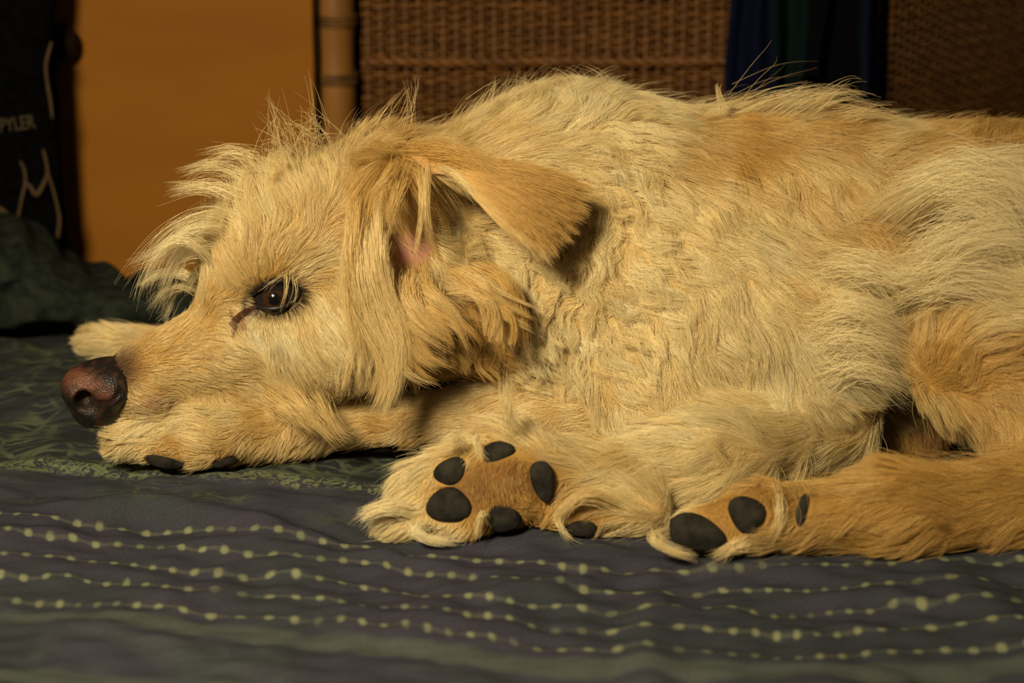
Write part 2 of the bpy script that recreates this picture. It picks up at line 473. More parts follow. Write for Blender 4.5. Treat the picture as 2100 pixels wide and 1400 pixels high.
def build_cloth():
    YC = 0.522
    m = mat('striped_navy_cloth', (0.01, 0.01, 0.03), 0.95, 0.0); g = NT(m)
    at_ = g.n('ShaderNodeVertexColor', layer_name='dye'); nz = g.n('ShaderNodeTexNoise', i_Scale=400.0)
    mr = g.n('ShaderNodeMapRange', i_3=0.7, i_4=1.3); g.l(nz.outputs[0], mr.inputs[0])
    mm = g.n('ShaderNodeMixRGB', blend_type='MULTIPLY', i_0=1.0); g.l(at_.outputs[0], mm.inputs[1]); g.l(mr.outputs[0], mm.inputs[2])
    g.l(mm.outputs[0], g.b.inputs['Base Color'])
    nx, nz_ = 90, 60
    pxs = np.linspace(1492, 1800, nx)
    # hem height (pixel row measured in the photograph) along the cloth: two hanging straps at the right
    hem = np.interp(pxs, [1490, 1640, 1655, 1694, 1697, 1734, 1737, 1754, 1757, 1796, 1800], [200, 198, 152, 150, 212, 212, 150, 150, 218, 220, 205])
    V = []; C = []
    for i, px in enumerate(pxs):
        ztop = at(px, -70, YC)[2]; zb = at(px, hem[i], YC)[2]; x = at(px, 100, YC)[0]
        for j in range(nz_):
            t = j / (nz_ - 1)
            z = ztop + (zb - ztop) * t
            d = 0.008 * math.sin((px - 1490) * 0.060 + 0.6 * t) + 0.004 * math.sin((px - 1490) * 0.14 + 2.0 + t)
            V.append((x + 0.002 * math.sin(t * 5 + px * 0.03), YC + d - 0.004, z))
            f = np.interp(px, [1490, 1575, 1590, 1640, 1655, 1760, 1772, 1800], [0, 0, 1, 1, 2, 2, 0, 0])
            cols = np.array([[0.003, 0.004, 0.013], [0.003, 0.007, 0.007], [0.002, 0.002, 0.003]])
            C.append(cols[0] * max(0, 1 - f) + cols[1] * max(0, 1 - abs(f - 1)) + cols[2] * max(0, f - 1))
    idx = np.arange(nx * nz_).reshape(nx, nz_)
    F = np.stack([idx[:-1, :-1], idx[:-1, 1:], idx[1:, 1:], idx[1:, :-1]], -1).reshape(-1, 4)
    o = mesh_obj('hanging_cloth', V, F, m)
    ca = o.data.color_attributes.new('dye', 'FLOAT_COLOR', 'POINT')
    ca.data.foreach_set('color', np.hstack([np.array(C), np.ones((len(C), 1))]).astype(np.float32).ravel())
    s = o.modifiers.new('thickness', 'SOLIDIFY'); s.thickness = 0.003
    tag(o, 'dark navy and green striped cloth with two straps hanging over the wicker screen', 'cloth')


build_cloth()

# ------------------------------------------------------------------ the dog: signed distance field of the whole body
PR = []   # (A, B, ra, rb, k, group)


def cone(g, a, b, k=0.02):
    A = at(a[0], a[1], a[2]); B = at(b[0], b[1], b[2])
    PR.append((A, B, a[3] * dep(A) / FPX, b[3] * dep(B) / FPX, k, g))


def ball(g, a, k=0.02):
    cone(g, a, a, k)


GR = ['H', 'B', 'F', 'R', 'A', 'C', 'T']
# head: muzzle, jaw, brow, skull, cheeks
cone('H', (226, 794, 0.000, 54), (470, 702, 0.022, 94), 0.012)
cone('H', (246, 818, 0.000, 32), (620, 766, 0.030, 66), 0.012)
ball('H', (300, 800, -0.006, 42), 0.015)
ball('H', (500, 590, 0.022, 84), 0.02)
ball('H', (545, 540, -0.006, 52), 0.02)
ball('H', (520, 520, 0.060, 52), 0.02)
cone('H', (640, 500, 0.040, 148), (780, 470, 0.055, 150), 0.03)
ball('H', (650, 680, 0.015, 108), 0.03)
cone('H', (780, 660, 0.025, 105), (920, 660, 0.035, 95), 0.03)
ball('H', (830, 370, 0.012, 60), 0.02)
# neck and trunk
cone('B', (850, 490, 0.075, 178), (1200, 480, 0.110, 260), 0.04)
cone('B', (1200, 492, 0.120, 272), (1600, 535, 0.135, 282), 0.04)
cone('B', (1600, 535, 0.135, 282), (2330, 555, 0.110, 290), 0.04)
ball('B', (1290, 560, 0.045, 165), 0.04)
ball('B', (1500, 640, 0.025, 165), 0.05)
ball('B', (1120, 650, 0.050, 120), 0.04)
ball('B', (1690, 700, 0.015, 130), 0.04)
ball('B', (1330, 820, 0.000, 105), 0.05)
ball('B', (1850, 880, 0.055, 90), 0.03)
# near foreleg, folded forward under the chin
cone('F', (1330, 850, 0.020, 92), (1000, 852, 0.036, 58), 0.02)
cone('F', (1000, 852, 0.036, 58), (620, 872, 0.028, 48), 0.015)
cone('F', (620, 872, 0.028, 50), (430, 893, 0.002, 62), 0.015)
cone('F', (430, 895, 0.002, 62), (265, 896, -0.004, 42), 0.012)
cone('F', (400, 915, -0.004, 36), (300, 918, -0.006, 26), 0.010)
# far forepaw
cone('R', (210, 700, 0.165, 30), (420, 715, 0.165, 36), 0.012)
# hind leg lying in the middle, its sole to the camera
cone('A', (890, 1008, -0.104, 72), (1030, 985, -0.100, 82), 0.015)
cone('A', (830, 1060, -0.118, 34), (960, 1068, -0.122, 36), 0.012)
cone('A', (1040, 988, -0.094, 72), (1480, 966, -0.060, 70), 0.04)
cone('A', (1480, 966, -0.060, 70), (1715, 880, 0.000, 66), 0.045)
cone('A', (1170, 1068, -0.118, 38), (1330, 1040, -0.105, 42), 0.012)
# near hind leg along the lower right, its sole to the camera
cone('C', (1420, 1085, -0.150, 42), (1560, 1062, -0.148, 58), 0.012)
cone('C', (1560, 1066, -0.146, 60), (1850, 1050, -0.130, 86), 0.015)
cone('C', (1850, 1050, -0.130, 86), (2300, 1030, -0.100, 112), 0.02)
# thigh and knee at the right
cone('T', (2010, 740, -0.030, 118), (2250, 520, 0.010, 190), 0.03)
cone('T', (2010, 740, -0.030, 118), (2220, 930, -0.070, 120), 0.03)


def cone_d(P, a, b, ra, rb):
    ba = b - a; L = float(ba @ ba)
    pa = P - a
    if L < 1e-12: return np.linalg.norm(pa, axis=-1) - ra
    h = np.clip((pa @ ba) / L, 0, 1)
    return np.linalg.norm(pa - h[..., None] * ba, axis=-1) - (ra + (rb - ra) * h)


H = 0.0032
LO = np.array([-0.345, -0.225, -0.012]); HI = np.array([0.50, 0.30, 0.285])
NG = np.ceil((HI - LO) / H).astype(int)
gx = [LO[i] + H * np.arange(NG[i]) for i in range(3)]


def build_field():
    F = np.full(NG, 1.0, np.float32)
    for (A, B, ra, rb, k, g) in PR:
        m = max(ra, rb) + 0.075
        lo = np.minimum(A, B) - m; hi = np.maximum(A, B) + m
        i0 = np.clip(np.floor((lo - LO) / H).astype(int), 0, NG); i1 = np.clip(np.ceil((hi - LO) / H).astype(int), 0, NG)
        sl = tuple(slice(i0[i], i1[i]) for i in range(3))
        X, Y, Z = np.meshgrid(gx[0][sl[0]], gx[1][sl[1]], gx[2][sl[2]], indexing='ij')
        d = cone_d(np.stack([X, Y, Z], -1).astype(np.float32), A.astype(np.float32), B.astype(np.float32), ra, rb)
        f = F[sl]
        h = np.clip(0.5 + 0.5 * (f - d) / k, 0, 1)
        F[sl] = f + (d - f) * h - k * h * (1 - h)
    X, Y, Z = np.meshgrid(*gx, indexing='ij')
    floor_ = (bedz(X[:, :, 0], Y[:, :, 0]) + 0.0045)[:, :, None] - Z
    F = np.maximum(F, floor_.astype(np.float32))
    return F


FIELD = build_field()


def sample(P):
    q = (P - LO) / H
    q = np.clip(q, 0, NG - 1.001)
    i = q.astype(int); f = (q - i).astype(np.float32)
    x, y, z = i[..., 0], i[..., 1], i[..., 2]; u, v, w_ = f[..., 0], f[..., 1], f[..., 2]
    c = FIELD
    return ((c[x, y, z] * (1 - u) + c[x + 1, y, z] * u) * (1 - v) + (c[x, y + 1, z] * (1 - u) + c[x + 1, y + 1, z] * u) * v) * (1 - w_) + \
           ((c[x, y, z + 1] * (1 - u) + c[x + 1, y, z + 1] * u) * (1 - v) + (c[x, y + 1, z + 1] * (1 - u) + c[x + 1, y + 1, z + 1] * u) * v) * w_


def grad(P, e=0.003):
    g = np.stack([sample(P + np.eye(3)[i] * e) - sample(P - np.eye(3)[i] * e) for i in range(3)], -1)
    return unit(g)


def hit(px, py, start=1.0):
    d = unit(RIGHT * (px - 1050) / FPX - UP * (py - 700) / FPX + FWD)
    t = start
    best = (9.0, CAM + d * 1.5)
    for _ in range(900):
        p = CAM + d * t
        s = float(sample(p[None])[0])
        if s < 0.0003: return p
        if s < best[0]: best = (s, p)
        t += min(max(0.6 * s, 0.0006), 0.012)
        if t > 1.95: break
    p = best[1]
    for _ in range(4): p = p - grad(p[None])[0] * float(sample(p[None])[0])
    return p


def carve(c, rr, k):
    m = rr.max() + 0.03
    i0 = np.clip(((c - m - LO) / H).astype(int), 0, NG); i1 = np.clip(((c + m - LO) / H).astype(int) + 1, 0, NG)
    sl = tuple(slice(i0[i], i1[i]) for i in range(3))
    X, Y, Z = np.meshgrid(*[gx[i][sl[i]] for i in range(3)], indexing='ij')
    q = np.sqrt(((X - c[0]) / rr[0]) ** 2 + ((Y - c[1]) / rr[1]) ** 2 + ((Z - c[2]) / rr[2]) ** 2)
    b = -(q - 1) * rr.min(); a = FIELD[sl]
    h = np.clip(0.5 - 0.5 * (a - b) / k, 0, 1)
    FIELD[sl] = a + (b - a) * h + k * h * (1 - h)


carve(hit(925, 474) + np.array([0.001, 0.002, 0.0]), np.array([0.0095, 0.016, 0.017]), 0.006)


def surface_nets(F, lo, h):
    ins = F < 0
    nx, ny, nz = F.shape
    cnt = np.zeros((nx - 1, ny - 1, nz - 1), np.int8)
    for a in (0, 1):
        for b in (0, 1):
            for c in (0, 1):
                cnt += ins[a:nx - 1 + a, b:ny - 1 + b, c:nz - 1 + c]
    act = (cnt > 0) & (cnt < 8)
    I = np.argwhere(act)
    vid = -np.ones(act.shape, np.int64); vid[act] = np.arange(len(I))
    acc = np.zeros((len(I), 3)); n = np.zeros(len(I))
    corners = [(a, b, c) for a in (0, 1) for b in (0, 1) for c in (0, 1)]
    for p in corners:
        for ax in range(3):
            if p[ax]: continue
            q = list(p); q[ax] = 1
            f0 = F[I[:, 0] + p[0], I[:, 1] + p[1], I[:, 2] + p[2]]; f1 = F[I[:, 0] + q[0], I[:, 1] + q[1], I[:, 2] + q[2]]
            m = (f0 < 0) != (f1 < 0)
            t = np.where(m, f0 / np.where(m, f0 - f1, 1), 0)
            pos = np.array(p, float)[None].repeat(len(I), 0); pos[:, ax] += t
            acc[m] += pos[m]; n[m] += 1
    V = lo + h * (I + acc / n[:, None])
    Q = []
    for ax in range(3):
        o1, o2 = (ax + 1) % 3, (ax + 2) % 3
        sl0 = [slice(None)] * 3; sl1 = [slice(None)] * 3
        sl0[ax] = slice(0, -1); sl1[ax] = slice(1, None)
        cr = ins[tuple(sl0)] != ins[tuple(sl1)]
        E = np.argwhere(cr)
        E = E[(E[:, o1] > 0) & (E[:, o2] > 0) & (E[:, o1] < F.shape[o1] - 1) & (E[:, o2] < F.shape[o2] - 1)]
        s = ins[E[:, 0], E[:, 1], E[:, 2]]
        d1 = np.zeros(3, int); d1[o1] = 1; d2 = np.zeros(3, int); d2[o2] = 1
        g = lambda e: vid[e[:, 0], e[:, 1], e[:, 2]]
        quad = np.stack([g(E - d1 - d2), g(E - d2), g(E), g(E - d1)], -1)
        quad[~s] = quad[~s][:, ::-1]
        Q.append(quad)
    return V, np.vstack(Q)


def group_of(P):
    D = np.full((len(P), len(GR)), 9.0)
    for (A, B, ra, rb, k, g) in PR:
        j = GR.index(g)
        D[:, j] = np.minimum(D[:, j], cone_d(P, A, B, ra, rb))
    return D.argmin(1)


# ------------------------------------------------------------------ how the coat lies
# group, px, py, comb direction on the picture's axes (right, down), lift, length cm, gold (-0.4 white .. 1 tan), curl, clump
CP = [
 ('H', 262, 742, 1, -.4, .10, .5, .75, 0, .2), ('H', 300, 715, 1, -.5, .15, .7, .5, 0, .3), ('H', 350, 770, 1, .1, .15, .9, .2, 0, .3), ('H', 450, 770, .8, .5, .2, 1.3, .3, .1, .5),
 ('H', 290, 810, .8, .4, .12, .7, .25, 0, .3), ('H', 340, 815, .9, .3, .10, .6, .2, 0, .3), ('H', 480, 822, .8, .6, .12, .9, .35, .1, .4), ('H', 600, 800, .5, .9, .2, 1.9, .4, .1, .5),
 ('H', 420, 620, .6, -.6, .25, 1.2, .25, 0, .4), ('H', 360, 680, .9, -.4, .2, .9, .3, 0, .3), ('H', 480, 690, .7, .2, .15, 1.2, .2, 0, .4),
 ('H', 560, 700, .5, .7, .12, 1.4, -.1, 0, .35), ('H', 520, 670, .3, .8, .1, 1.0, -.1, 0, .3), ('H', 640, 720, .3, .9, .12, 1.6, .1, 0, .4), ('H', 630, 660, .5, .6, .1, 1.3, 0, 0, .3),
 ('H', 480, 550, -.4, -.8, .35, 1.8, .3, 0, .5), ('H', 560, 530, .3, -.8, .25, 1.6, .4, 0, .4), ('H', 600, 440, -.3, -1, .35, 2.6, .3, 0, .5),
 ('H', 500, 440, -.9, -.6, .5, 4.5, .05, .1, .7), ('H', 430, 510, -1, -.4, .5, 5, .0, .1, .75), ('H', 680, 380, -.1, -1, .35, 2.8, .2, 0, .5),
 ('H', 560, 340, -.5, -.9, .6, 3.3, .1, .1, .6), ('H', 640, 290, -.2, -1, .6, 3.2, .15, .1, .6), ('H', 720, 280, .1, -1, .6, 3.2, .25, .1, .6),
 ('H', 640, 560, .6, -.2, .15, 1.6, .25, 0, .4), ('H', 700, 600, .3, .9, .15, 2.4, .15, 0, .5), ('H', 720, 480, .5, .5, .2, 2.8, .35, 0, .5),
 ('H', 760, 410, .3, .8, .25, 3.5, .6, .1, .6), ('H', 770, 540, .15, 1, .25, 4.0, .15, .1, .8), ('H', 760, 700, .1, 1, .2, 3.5, .2, .1, .7), ('H', 830, 640, .3, .9, .3, 4, .3, .4, .85),
 ('H', 880, 580, .6, .7, .3, 4, .65, .6, .85), ('H', 950, 640, .7, .6, .3, 3.6, .75, .8, .85), ('H', 900, 730, .6, .4, .3, 2.8, .8, .5, .8),
 ('H', 1000, 720, .8, .3, .3, 3.2, .8, .8, .85), ('H', 1020, 600, .6, .8, .3, 3.6, .85, .7, .85), ('H', 800, 330, .1, .7, .35, 3.6, .7, .1, .7), ('H', 870, 330, .6, .5, .3, 3.5, .75, .1, .7),
 ('H', 800, 760, .2, .9, .2, 2.5, .45, .2, .7),
 ('B', 850, 260, .5, -.8, .55, 3, .3, .1, .6), ('B', 950, 240, .1, -1, .6, 3.2, .2, .1, .6), ('B', 1000, 330, .9, 0, .3, 3.2, .3, .1, .6), ('B', 1060, 190, -.2, -1, .55, 3.2, .05, .2, .6),
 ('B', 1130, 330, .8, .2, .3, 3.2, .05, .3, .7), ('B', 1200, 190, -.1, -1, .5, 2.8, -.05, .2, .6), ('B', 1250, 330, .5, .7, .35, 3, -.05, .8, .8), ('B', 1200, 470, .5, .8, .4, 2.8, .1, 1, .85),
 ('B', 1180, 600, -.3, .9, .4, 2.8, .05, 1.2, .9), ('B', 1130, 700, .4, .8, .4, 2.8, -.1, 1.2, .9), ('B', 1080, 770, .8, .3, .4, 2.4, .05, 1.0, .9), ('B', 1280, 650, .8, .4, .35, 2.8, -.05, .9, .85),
 ('B', 1330, 520, .6, .6, .35, 3, .05, .8, .8), ('B', 1330, 250, .8, .2, .3, 3, 0, .4, .7), ('B', 1420, 190, .5, -.6, .4, 3, .0, .2, .6), ('B', 1400, 290, .9, .3, .2, 3, .6, .1, .6), ('B', 1520, 285, .5, .7, .2, 2.8, .85, 0, .55),
 ('B', 1600, 190, .8, -.45, .35, 2.8, .15, .3, .6), ('B', 1700, 250, .9, -.1, .3, 3.2, .75, .1, .55), ('B', 1440, 430, .4, .9, .2, 2.8, .1, .1, .6), ('B', 1600, 400, .5, .8, .2, 2.8, .2, .1, .6), ('B', 1520, 520, .6, .5, .2, 2.8, .05, .2, .6),
 ('B', 1480, 640, .3, .9, .2, 2.6, .0, .2, .6), ('B', 1450, 760, .4, .7, .2, 2.4, .0, .1, .5), ('B', 1600, 760, .2, .9, .2, 2.4, -.08, .1, .5), ('B', 1640, 560, .7, .4, .25, 2.8, .3, .3, .7), ('B', 1750, 470, .7, .4, .25, 3, .5, .2, .6),
 ('B', 1800, 290, .4, -.2, .3, 2.4, .15, .1, .5), ('B', 1720, 350, .4, .8, .2, 2.8, .25, .1, .6), ('B', 1900, 300, .6, .3, .25, 2.4, .6, .1, .5), ('B', 2040, 260, .2, -.9, .4, 1.9, .7, 0, .4), ('B', 1860, 480, .8, .3, .3, 3, .5, .1, .6),
 ('B', 1350, 850, .2, .8, .2, 2, .1, .2, .6), ('B', 1200, 840, .5, .5, .2, 1.8, .1, .2, .6), ('B', 1720, 640, 1, -.2, .3, 3.6, -.1, .3, .7), ('B', 1770, 720, 1, .1, .3, 3.8, -.15, .3, .75), ('B', 1760, 820, .9, .3, .3, 3.4, 0, .2, .7),
 ('B', 1850, 900, .2, .6, .15, 1.4, 1.25, 0, .4), ('B', 1900, 600, 1, -.3, .3, 3.6, -.2, .2, .6),  # first entry: dark brown tone paints the shade in the pocket by the thigh
 ('T', 1870, 560, 1, -.5, .3, 4, -.1, .1, .5), ('T', 1950, 480, .9, -.6, .35, 4.5, -.15, .1, .5), ('T', 2060, 430, .8, -.2, .35, 4.5, -.15, .1, .5), ('T', 2060, 540, .8, .2, .3, 4, -.2, .1, .5),
 ('T', 1885, 520, .8, .4, .2, 3, .6, .1, .6), ('T', 1950, 550, .8, .5, .2, 3, .45, .1, .6), ('T', 2000, 640, 1, .1, .25, 3.2, .05, .2, .6), ('T', 1930, 690, .9, -.5, .2, 2.8, .45, .2, .7), ('T', 1960, 780, .7, -.6, .2, 2.8, .65, .3, .7), ('T', 2060, 760, .9, .2, .25, 3, .7, .5, .7), ('T', 2040, 860, .5, .7, .25, 2.8, .5, .4, .7), ('T', 1930, 860, .3, .9, .25, 2.6, .3, .3, .8),
 ('F', 900, 800, -1, .05, .08, 1.3, .15, 0, .4), ('F', 1020, 840, -1, .1, .1, 1.4, .2, 0, .4), ('F', 720, 860, -.9, .4, .12, 1.6, .3, 0, .5), ('F', 600, 880, -.7, .6, .18, 1.9, .35, .1, .6), ('F', 450, 870, -1, 0, .15, 1.8, .05, .1, .6),
 ('F', 300, 870, -1, .2, .18, 2.0, -.05, .1, .7), ('F', 230, 905, -.9, .5, .2, 1.8, .05, .1, .7), ('F', 500, 930, -.5, .4, .15, 1.1, .5, .1, .5), ('F', 360, 930, -.7, .5, .15, 1.0, .4, .1, .5), ('F', 800, 905, -.8, .3, .12, 1.4, .5, 0, .5), ('F', 1250, 860, -.7, .3, .15, 1.8, .1, .1, .5),
 ('R', 200, 700, -1, .1, .2, 2.0, .1, .1, .7), ('R', 350, 710, -1, 0, .2, 2.0, .15, .1, .7),
 ('A', 800, 1060, -1, .35, .22, 2.4, -.1, .1, .8), ('A', 850, 950, -.8, .7, .22, 2.4, -.05, .1, .7), ('A', 900, 1095, -.3, .5, .2, 1.8, -.05, .1, .7), ('A', 980, 990, .1, .3, .1, .7, 1.25, 0, .5), ('A', 1060, 985, .1, .6, .15, .9, 1.25, 0, .5), ('A', 1010, 1010, .1, .6, .12, .8, 1.1, 0, .5), ('A', 1080, 1040, .1, .6, .15, 1.0, .8, 0, .5), ('A', 960, 910, -.5, .6, .3, 2.0, .1, .1, .7),
 ('A', 1090, 900, -.6, -.5, .3, 3.0, .05, .1, .7), ('A', 1200, 960, -1, -.05, .25, 3.5, .05, .1, .6), ('A', 1350, 1010, -1, .15, .25, 3.5, .05, .1, .6), ('A', 1400, 920, -1, 0, .25, 3.2, -.05, .1, .6), ('A', 1600, 900, -1, .05, .25, 3.6, .0, .1, .6),
 ('A', 1750, 870, -.9, -.1, .25, 3.4, 0, .2, .6), ('A', 1190, 1050, -.8, .5, .2, 1.8, .75, .1, .7), ('A', 1300, 1060, -1, .3, .2, 2.4, .0, .1, .7),
 ('C', 1390, 1120, -.9, .4, .2, 1.8, .05, .1, .7), ('C', 1470, 1045, .2, .5, .12, 1.0, .8, 0, .5), ('C', 1400, 1040, -1, .2, .2, 2.4, .05, .1, .7), ('C', 1600, 1090, -1, .2, .15, 2.4, .4, 0, .6), ('C', 1590, 1000, -.6, .6, .2, 2.0, 1.05, .1, .6), ('C', 1700, 1060, -1, .18, .15, 2.8, .65, 0, .6),
 ('C', 1850, 1000, -1, .1, .15, 3.2, .7, 0, .65), ('C', 2050, 1080, -1, .15, .15, 3.2, .8, 0, .65), ('C', 2050, 980, -1, .05, .15, 3.2, .7, 0, .65), ('C', 1850, 1110, -1, .15, .15, 2.8, .75, 0, .6),
]
CG = np.array([GR.index(c[0]) for c in CP]); CD = np.array([c[1:] for c in CP], float)
PAL = np.array([[0.72, 0.65, 0.44], [0.73, 0.58, 0.29], [0.52, 0.31, 0.09], [0.44, 0.24, 0.06], [0.24, 0.115, 0.032]])


def coat(P, gid):
    """interpolated coat values at points P: 3D comb direction, lift, length m, gold, curl, clump"""
    q = proj(P)
    out = np.zeros((len(P), 7))
    for g in range(len(GR)):
        m = np.where(gid == g)[0]
        if not len(m): continue
        c = CD[CG == g]
        d2 = ((q[m][:, None, :] - c[None, :, :2]) ** 2).sum(-1)
        w_ = 1.0 / (d2 + 28.0 ** 2) ** 2
        w_ /= w_.sum(1, keepdims=True)
        out[m] = w_ @ c[:, 2:]
    D = RIGHT * out[:, :1] - UP * out[:, 1:2]
    return unit(D), out[:, 2], out[:, 3] * 0.01, out[:, 4], out[:, 5], out[:, 6]


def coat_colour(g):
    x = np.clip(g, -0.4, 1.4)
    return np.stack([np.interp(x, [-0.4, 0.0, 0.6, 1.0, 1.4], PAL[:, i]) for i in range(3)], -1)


# places with bare skin
def almond(q):
    """eye opening in photo pixels: < 1 inside"""
    c = np.array([567, 607]); a = math.radians(-6)
    d = (q - c) @ np.array([[math.cos(a), -math.sin(a)], [math.sin(a), math.cos(a)]])
    return np.sqrt((d[:, 0] / 47) ** 2 + (d[:, 1] / 31) ** 2)


def pinkness(q):
    d1 = np.sqrt(((q[:, 0] - 850) / 62) ** 2 + ((q[:, 1] - 512 + 0.0 * q[:, 0]) / 26) ** 2)
    d2 = np.sqrt(((q[:, 0] - 932) / 44) ** 2 + ((q[:, 1] - 490) / 62) ** 2)
    return np.minimum(d1, d2)


# ------------------------------------------------------------------ body mesh
def attr_mat(name, layer, rough, spec, bump=0.0, scale=300):
    m = mat(name, (1, 1, 1), rough, spec); g = NT(m)
    a = g.n('ShaderNodeAttribute', attribute_name=layer); g.l(a.outputs['Color'], g.b.inputs['Base Color'])
    if bump:
        tc = g.n('ShaderNodeTexCoord'); v = g.n('ShaderNodeTexVoronoi', i_Scale=float(scale)); g.l(tc.outputs['Object'], v.inputs['Vector'])
        b = g.n('ShaderNodeBump', i_Strength=bump, i_Distance=0.0006); g.l(v.outputs['Distance'], b.inputs['Height']); g.l(b.outputs[0], g.b.inputs['Normal'])
    return m


def set_col(o, layer, C):
    a = o.data.attributes.new(layer, 'FLOAT_COLOR', 'POINT')
    a.data.foreach_set('color', np.hstack([C, np.ones((len(C), 1))]).astype(np.float32).ravel())


BV, BF = surface_nets(FIELD, LO, H)
M_skin = attr_mat('dog_skin', 'pigment', 0.8, 0.15)
dog = mesh_obj('dog', BV, BF, M_skin)
tag(dog, 'shaggy cream and tan dog lying on the bedspread with its chin on its foreleg', 'dog')
bq = proj(BV); bg = group_of(BV)
_, _, _, gold_, _, _ = coat(BV, bg)
bc = coat_colour(gold_ + 0.35) * 0.6
near = (BV - at(850, 510, 0.0)); ishead = bg == 0
near_side = BV[:, 1] < 0.06
pk = np.clip(1.6 - pinkness(bq), 0, 1)[:, None] * (ishead & near_side)[:, None]
bc = bc * (1 - pk) + np.array([0.42, 0.20, 0.15]) * pk
ey = np.clip((1.40 - almond(bq)) / 0.35, 0, 1)[:, None] * (ishead & near_side)[:, None]
bc = bc * (1 - ey) + np.array([0.014, 0.010, 0.008]) * ey
nk = np.clip(1.5 - np.sqrt(((bq[:, 0] - 225) / 55) ** 2 + ((bq[:, 1] - 775) / 75) ** 2), 0, 1)[:, None] * ishead[:, None]
nk = np.maximum(nk, (ishead & (bq[:, 0] < 240) & (bq[:, 1] > 700))[:, None] * 1.0)
bc = bc * (1 - nk) + np.array([0.030, 0.016, 0.012]) * nk
set_col(dog, 'pigment', bc)

# ------------------------------------------------------------------ nose
def build_nose():
    h = 0.0011
    c = at(196, 806, -0.010)
    s = dep(c) / FPX
    lo = c - 0.034; n = int(0.068 / h)
    g = [lo[i] + h * np.arange(n) for i in range(3)]
    X, Y, Z = np.meshgrid(*g, indexing='ij'); P = np.stack([X, Y, Z], -1)

    def E(px, py, Y_, rx, ry, rz):
        e = at(px, py, Y_); r = np.array([rx, ry, rz]) * s
        q = np.sqrt((((P - e) / r) ** 2).sum(-1)); return (q - 1) * r.min()

    def su(a, b, k):
        t = np.clip(0.5 + 0.5 * (a - b) / k, 0, 1); return a + (b - a) * t - k * t * (1 - t)
    F = E(186, 790, -0.004, 54, 62, 46)
    F = su(F, E(162, 802, -0.008, 30, 42, 36), 0.008)
    F = su(F, E(228, 802, -0.018, 36, 34, 38), 0.006)
    F = su(F, E(190, 842, -0.004, 40, 48, 34), 0.008)
    F = su(F, E(232, 768, 0.000, 48, 50, 36), 0.010)
    F = su(F, E(222, 838, -0.006, 36, 40, 30), 0.008)

    def sd(a, b, k):
        t = np.clip(0.5 - 0.5 * (a + b) / k, 0, 1); return a + (-b - a) * t + k * t * (1 - t)
    nz = at(176, 822, -0.024)
    F = sd(F, E(172, 824, -0.0245, 19, 36, 22), 0.003)
    # the slit that runs back from the nostril
    a, b = at(182, 834, -0.024), at(228, 830, -0.030)
    F = sd(F, cone_d(P, a, b, 0.0032, 0.0022), 0.003)
    F = sd(F, cone_d(P, b, at(252, 800, -0.026), 0.0020, 0.0014), 0.002)
    F = sd(F, cone_d(P, at(148, 850, -0.02), at(176, 872, -0.022), 0.0016, 0.0016), 0.002)
    V, Q = surface_nets(F.astype(np.float32), lo, h)
    o = mesh_obj('nose', V, Q, attr_mat('nose_leather', 'pigment', 0.45, 0.35, 0.8, 900), dog)
    q = proj(V)
    t = np.clip(1.5 - 1.25 * np.sqrt(((q[:, 0] - 160 - 0.3 * (q[:, 1] - 780)) / 56) ** 2 + ((q[:, 1] - 778 - 0.12 * (q[:, 0] - 160)) / 32) ** 2), 0, 1) + 0.16 * Noise(5, 0.008)(V)
    t2 = np.clip(1.3 - np.sqrt(((q[:, 0] - 212) / 24) ** 2 + ((q[:, 1] - 810) / 18) ** 2), 0, 1) * 0.7
    t = np.clip(np.maximum(t, t2), 0, 1)[:, None]
    set_col(o, 'pigment', np.array([0.007, 0.0055, 0.005]) * (1 - t) + np.array([0.095, 0.034, 0.018]) * t)
    o['label'] = 'reddish brown and black wet nose'


build_nose()


# ------------------------------------------------------------------ eye
def build_eye():
    p = hit(566, 612); n = unit(grad(p[None])[0])
    d = unit(CAM - p)
    c = p - d * 0.0065
    R = 0.0112
    bm = bmesh.new(); bmesh.ops.create_uvsphere(bm, u_segments=48, v_segments=32, radius=R)
    for v in bm.verts: v.co += Vector(c)
    o = bm_obj('eye', bm, attr_mat('eye_ball', 'pigment', 0.12, 0.25), dog)
    gaze = unit(d + np.array([-0.10, 0, -0.02]))
    V = np.array([v.co[:] for v in o.data.vertices]); ang = np.degrees(np.arccos(np.clip(unit(V - c) @ gaze, -1, 1)))
    C = np.where((ang < 22)[:, None], [0.003, 0.003, 0.003], np.where((ang < 44)[:, None], [0.026, 0.012, 0.006], [0.012, 0.009, 0.008]))
    set_col(o, 'pigment', C)
    o['label'] = 'dark brown eye'
    # lids: an almond rim of dark skin around the ball, as a tube that follows the ball's front
    md = mat('lid_skin', (0.010, 0.008, 0.007), 0.45, 0.4)
    rim = []
    for a in np.linspace(0, 2 * math.pi, 49)[:-1]:
        x = math.cos(a); y = math.sin(a)
        px = 567 + 47 * x; py = 607 + (31 if y < 0 else 25) * np.sign(y) * abs(y) ** 1.15 + 7 * (-x)
        if x < -0.7: px -= 14 * (-x - 0.7) / 0.3; py += 8 * (-x - 0.7) / 0.3
        ray = unit(RIGHT * (px - 1050) / FPX - UP * (py - 700) / FPX + FWD)
        oc = CAM - c; bb = ray @ oc; disc = bb * bb - (oc @ oc - (R + 0.0006) ** 2)
        if disc > 0: q = CAM + ray * (-bb - math.sqrt(disc))
        else: q = None
        h_ = hit(px, py)
        if q is None or (h_ is not None and dep(h_) < dep(q)): q = h_
        rim.append(q)
    rim = np.array(rim)
    P = np.vstack([rim, rim[:1]])
    v, f = tube(P, 0.0015, 8, cap=False)
    e = mesh_obj('eyelid', v, f, md, dog); e['label'] = 'black rimmed eyelid'


build_eye()

